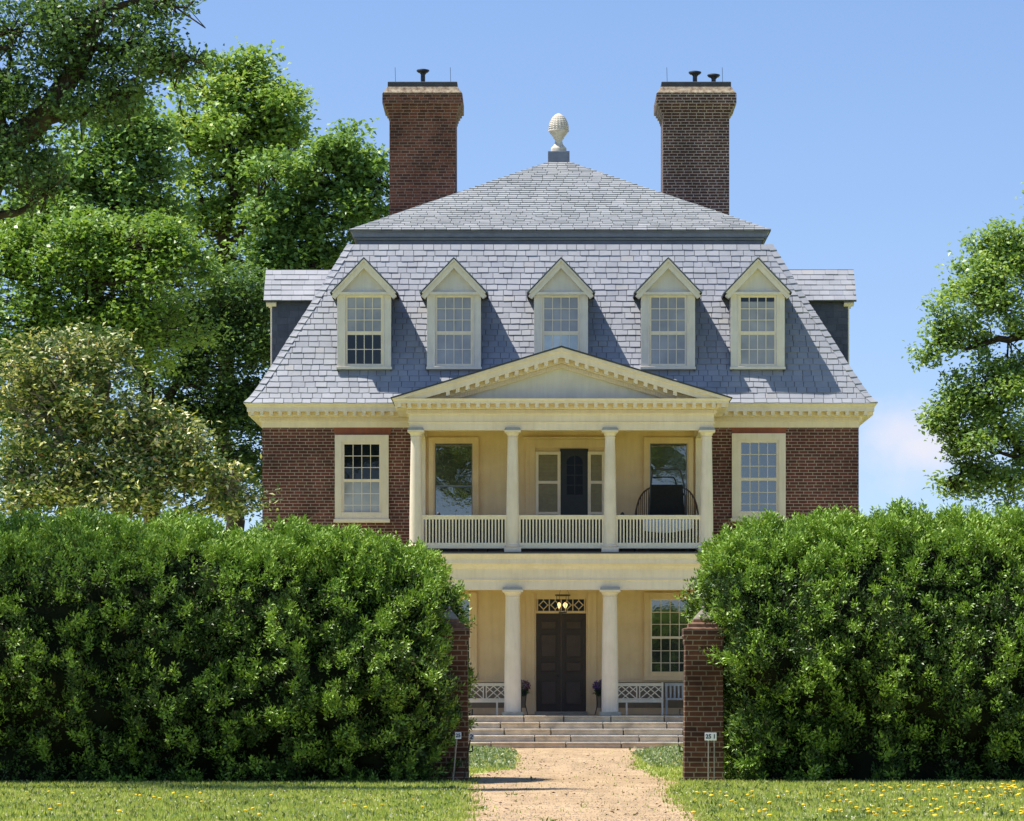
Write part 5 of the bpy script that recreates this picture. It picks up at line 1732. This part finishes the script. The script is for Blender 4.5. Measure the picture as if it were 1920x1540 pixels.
pos = np.stack([x, d - 90, np.full(n, 0.022)], 1)
ax = rand_unit(r, n); ax[:, 2] *= 0.15; ax /= np.linalg.norm(ax, axis=1)[:, None]
tag(leaves_obj("leaf_litter", pos, M_LITTER, 0.06, 0.035, None, r, ax, 0.3, 0.8), kind="stuff")

# broad-leaved weeds and taller tufts in the turf
M_WEED = leaf_mat("weed_leaf", [(0, (0.10, 0.16, 0.04)), (0.7, (0.19, 0.25, 0.07)), (1, (0.34, 0.33, 0.18))], trans=0.25, spec=0.3)
r = np.random.default_rng(71); n = 1900
d = r.uniform(38, 56, n); x = CAM_X + r.uniform(-1, 1, n) * d * 0.147
k = np.array([on_lawn(a, q_) for a, q_ in zip(x, d)]); x, d = x[k], d[k]
c = np.repeat(np.stack([x, d - 90, np.full(len(x), 0.005)], 1), 7, axis=0) + r.normal(size=(len(x) * 7, 3)) * np.array([0.035, 0.035, 0.004])
ax = rand_unit(r, len(c)); ax[:, 2] = np.abs(ax[:, 2]) * 0.9 + 0.15; ax /= np.linalg.norm(ax, axis=1)[:, None]
tag(leaves_obj("weeds", c, M_WEED, 0.075, 0.026, None, r, ax), kind="stuff")

# white clover heads
M_CLOVER = leaf_mat("clover_head", [(0, (0.55, 0.55, 0.45)), (1, (0.75, 0.74, 0.66))], trans=0.1, tcol=(1, 1, 1), rough=0.8, spec=0.1)
n = 1500; d = r.uniform(38.5, 50, n); x = CAM_X + r.uniform(-1, 1, n) * d * 0.147
k = np.array([on_lawn(a, q_) for a, q_ in zip(x, d)]); pos = np.stack([x[k], d[k] - 90, r.uniform(0.02, 0.055, k.sum())], 1)
tag(leaves_obj("clover_leaves", pos, M_CLOVER, 0.022, 0.018, None, r), kind="stuff")

# dandelions: each its own little plant
M_DAND = paint("dandelion_yellow", (0.82, 0.58, 0.03), (0.72, 0.45, 0.02), 0.7, 30, 0)
b = MB(); b.lathe([(0.006, 0.052), (0.024, 0.060), (0.026, 0.066), (0.016, 0.074), (0.004, 0.076)], 0, 0, 10); b.tube([(0.0, 0.006, 0), (0.004, 0.0, 0.055)], 0.003, 5)
dand_me = None
spots = []
pj = random.Random(14)
while len(spots) < 175:
    u = pj.random()
    if u < 0.80:
        px = 1440 + 480 * pj.random() ** 0.62; py = 1478 + 62 * pj.random() ** 1.2
        if px > 1830 and pj.random() < 0.4: py = pj.gauss(1487, 7)
    elif u < 0.9: px = 1300 + 200 * pj.random(); py = 1490 + 50 * pj.random()
    else: px = 40 + 800 * pj.random(); py = 1482 + 58 * pj.random()
    if py < 1472: continue
    d = FPX * CAM_Z / (py - 1290)
    spots.append((PX(px, d), d - 90))
first = None
for (x, y) in spots:
    if first is None:
        first = b.build("dandelion", M_DAND)
        tag(first, "yellow dandelion head in the mown lawn before the hedges", "flower", "dandelions in the lawn")
        o = first
    else:
        o = first.copy(); COL.objects.link(o)
    s = pj.uniform(0.75, 1.25)
    o.location = (x, y, 0); o.scale = (s, s, pj.uniform(0.7, 1.1)); o.rotation_euler = (pj.uniform(-.25, .25), pj.uniform(-.25, .25), pj.uniform(0, 6))
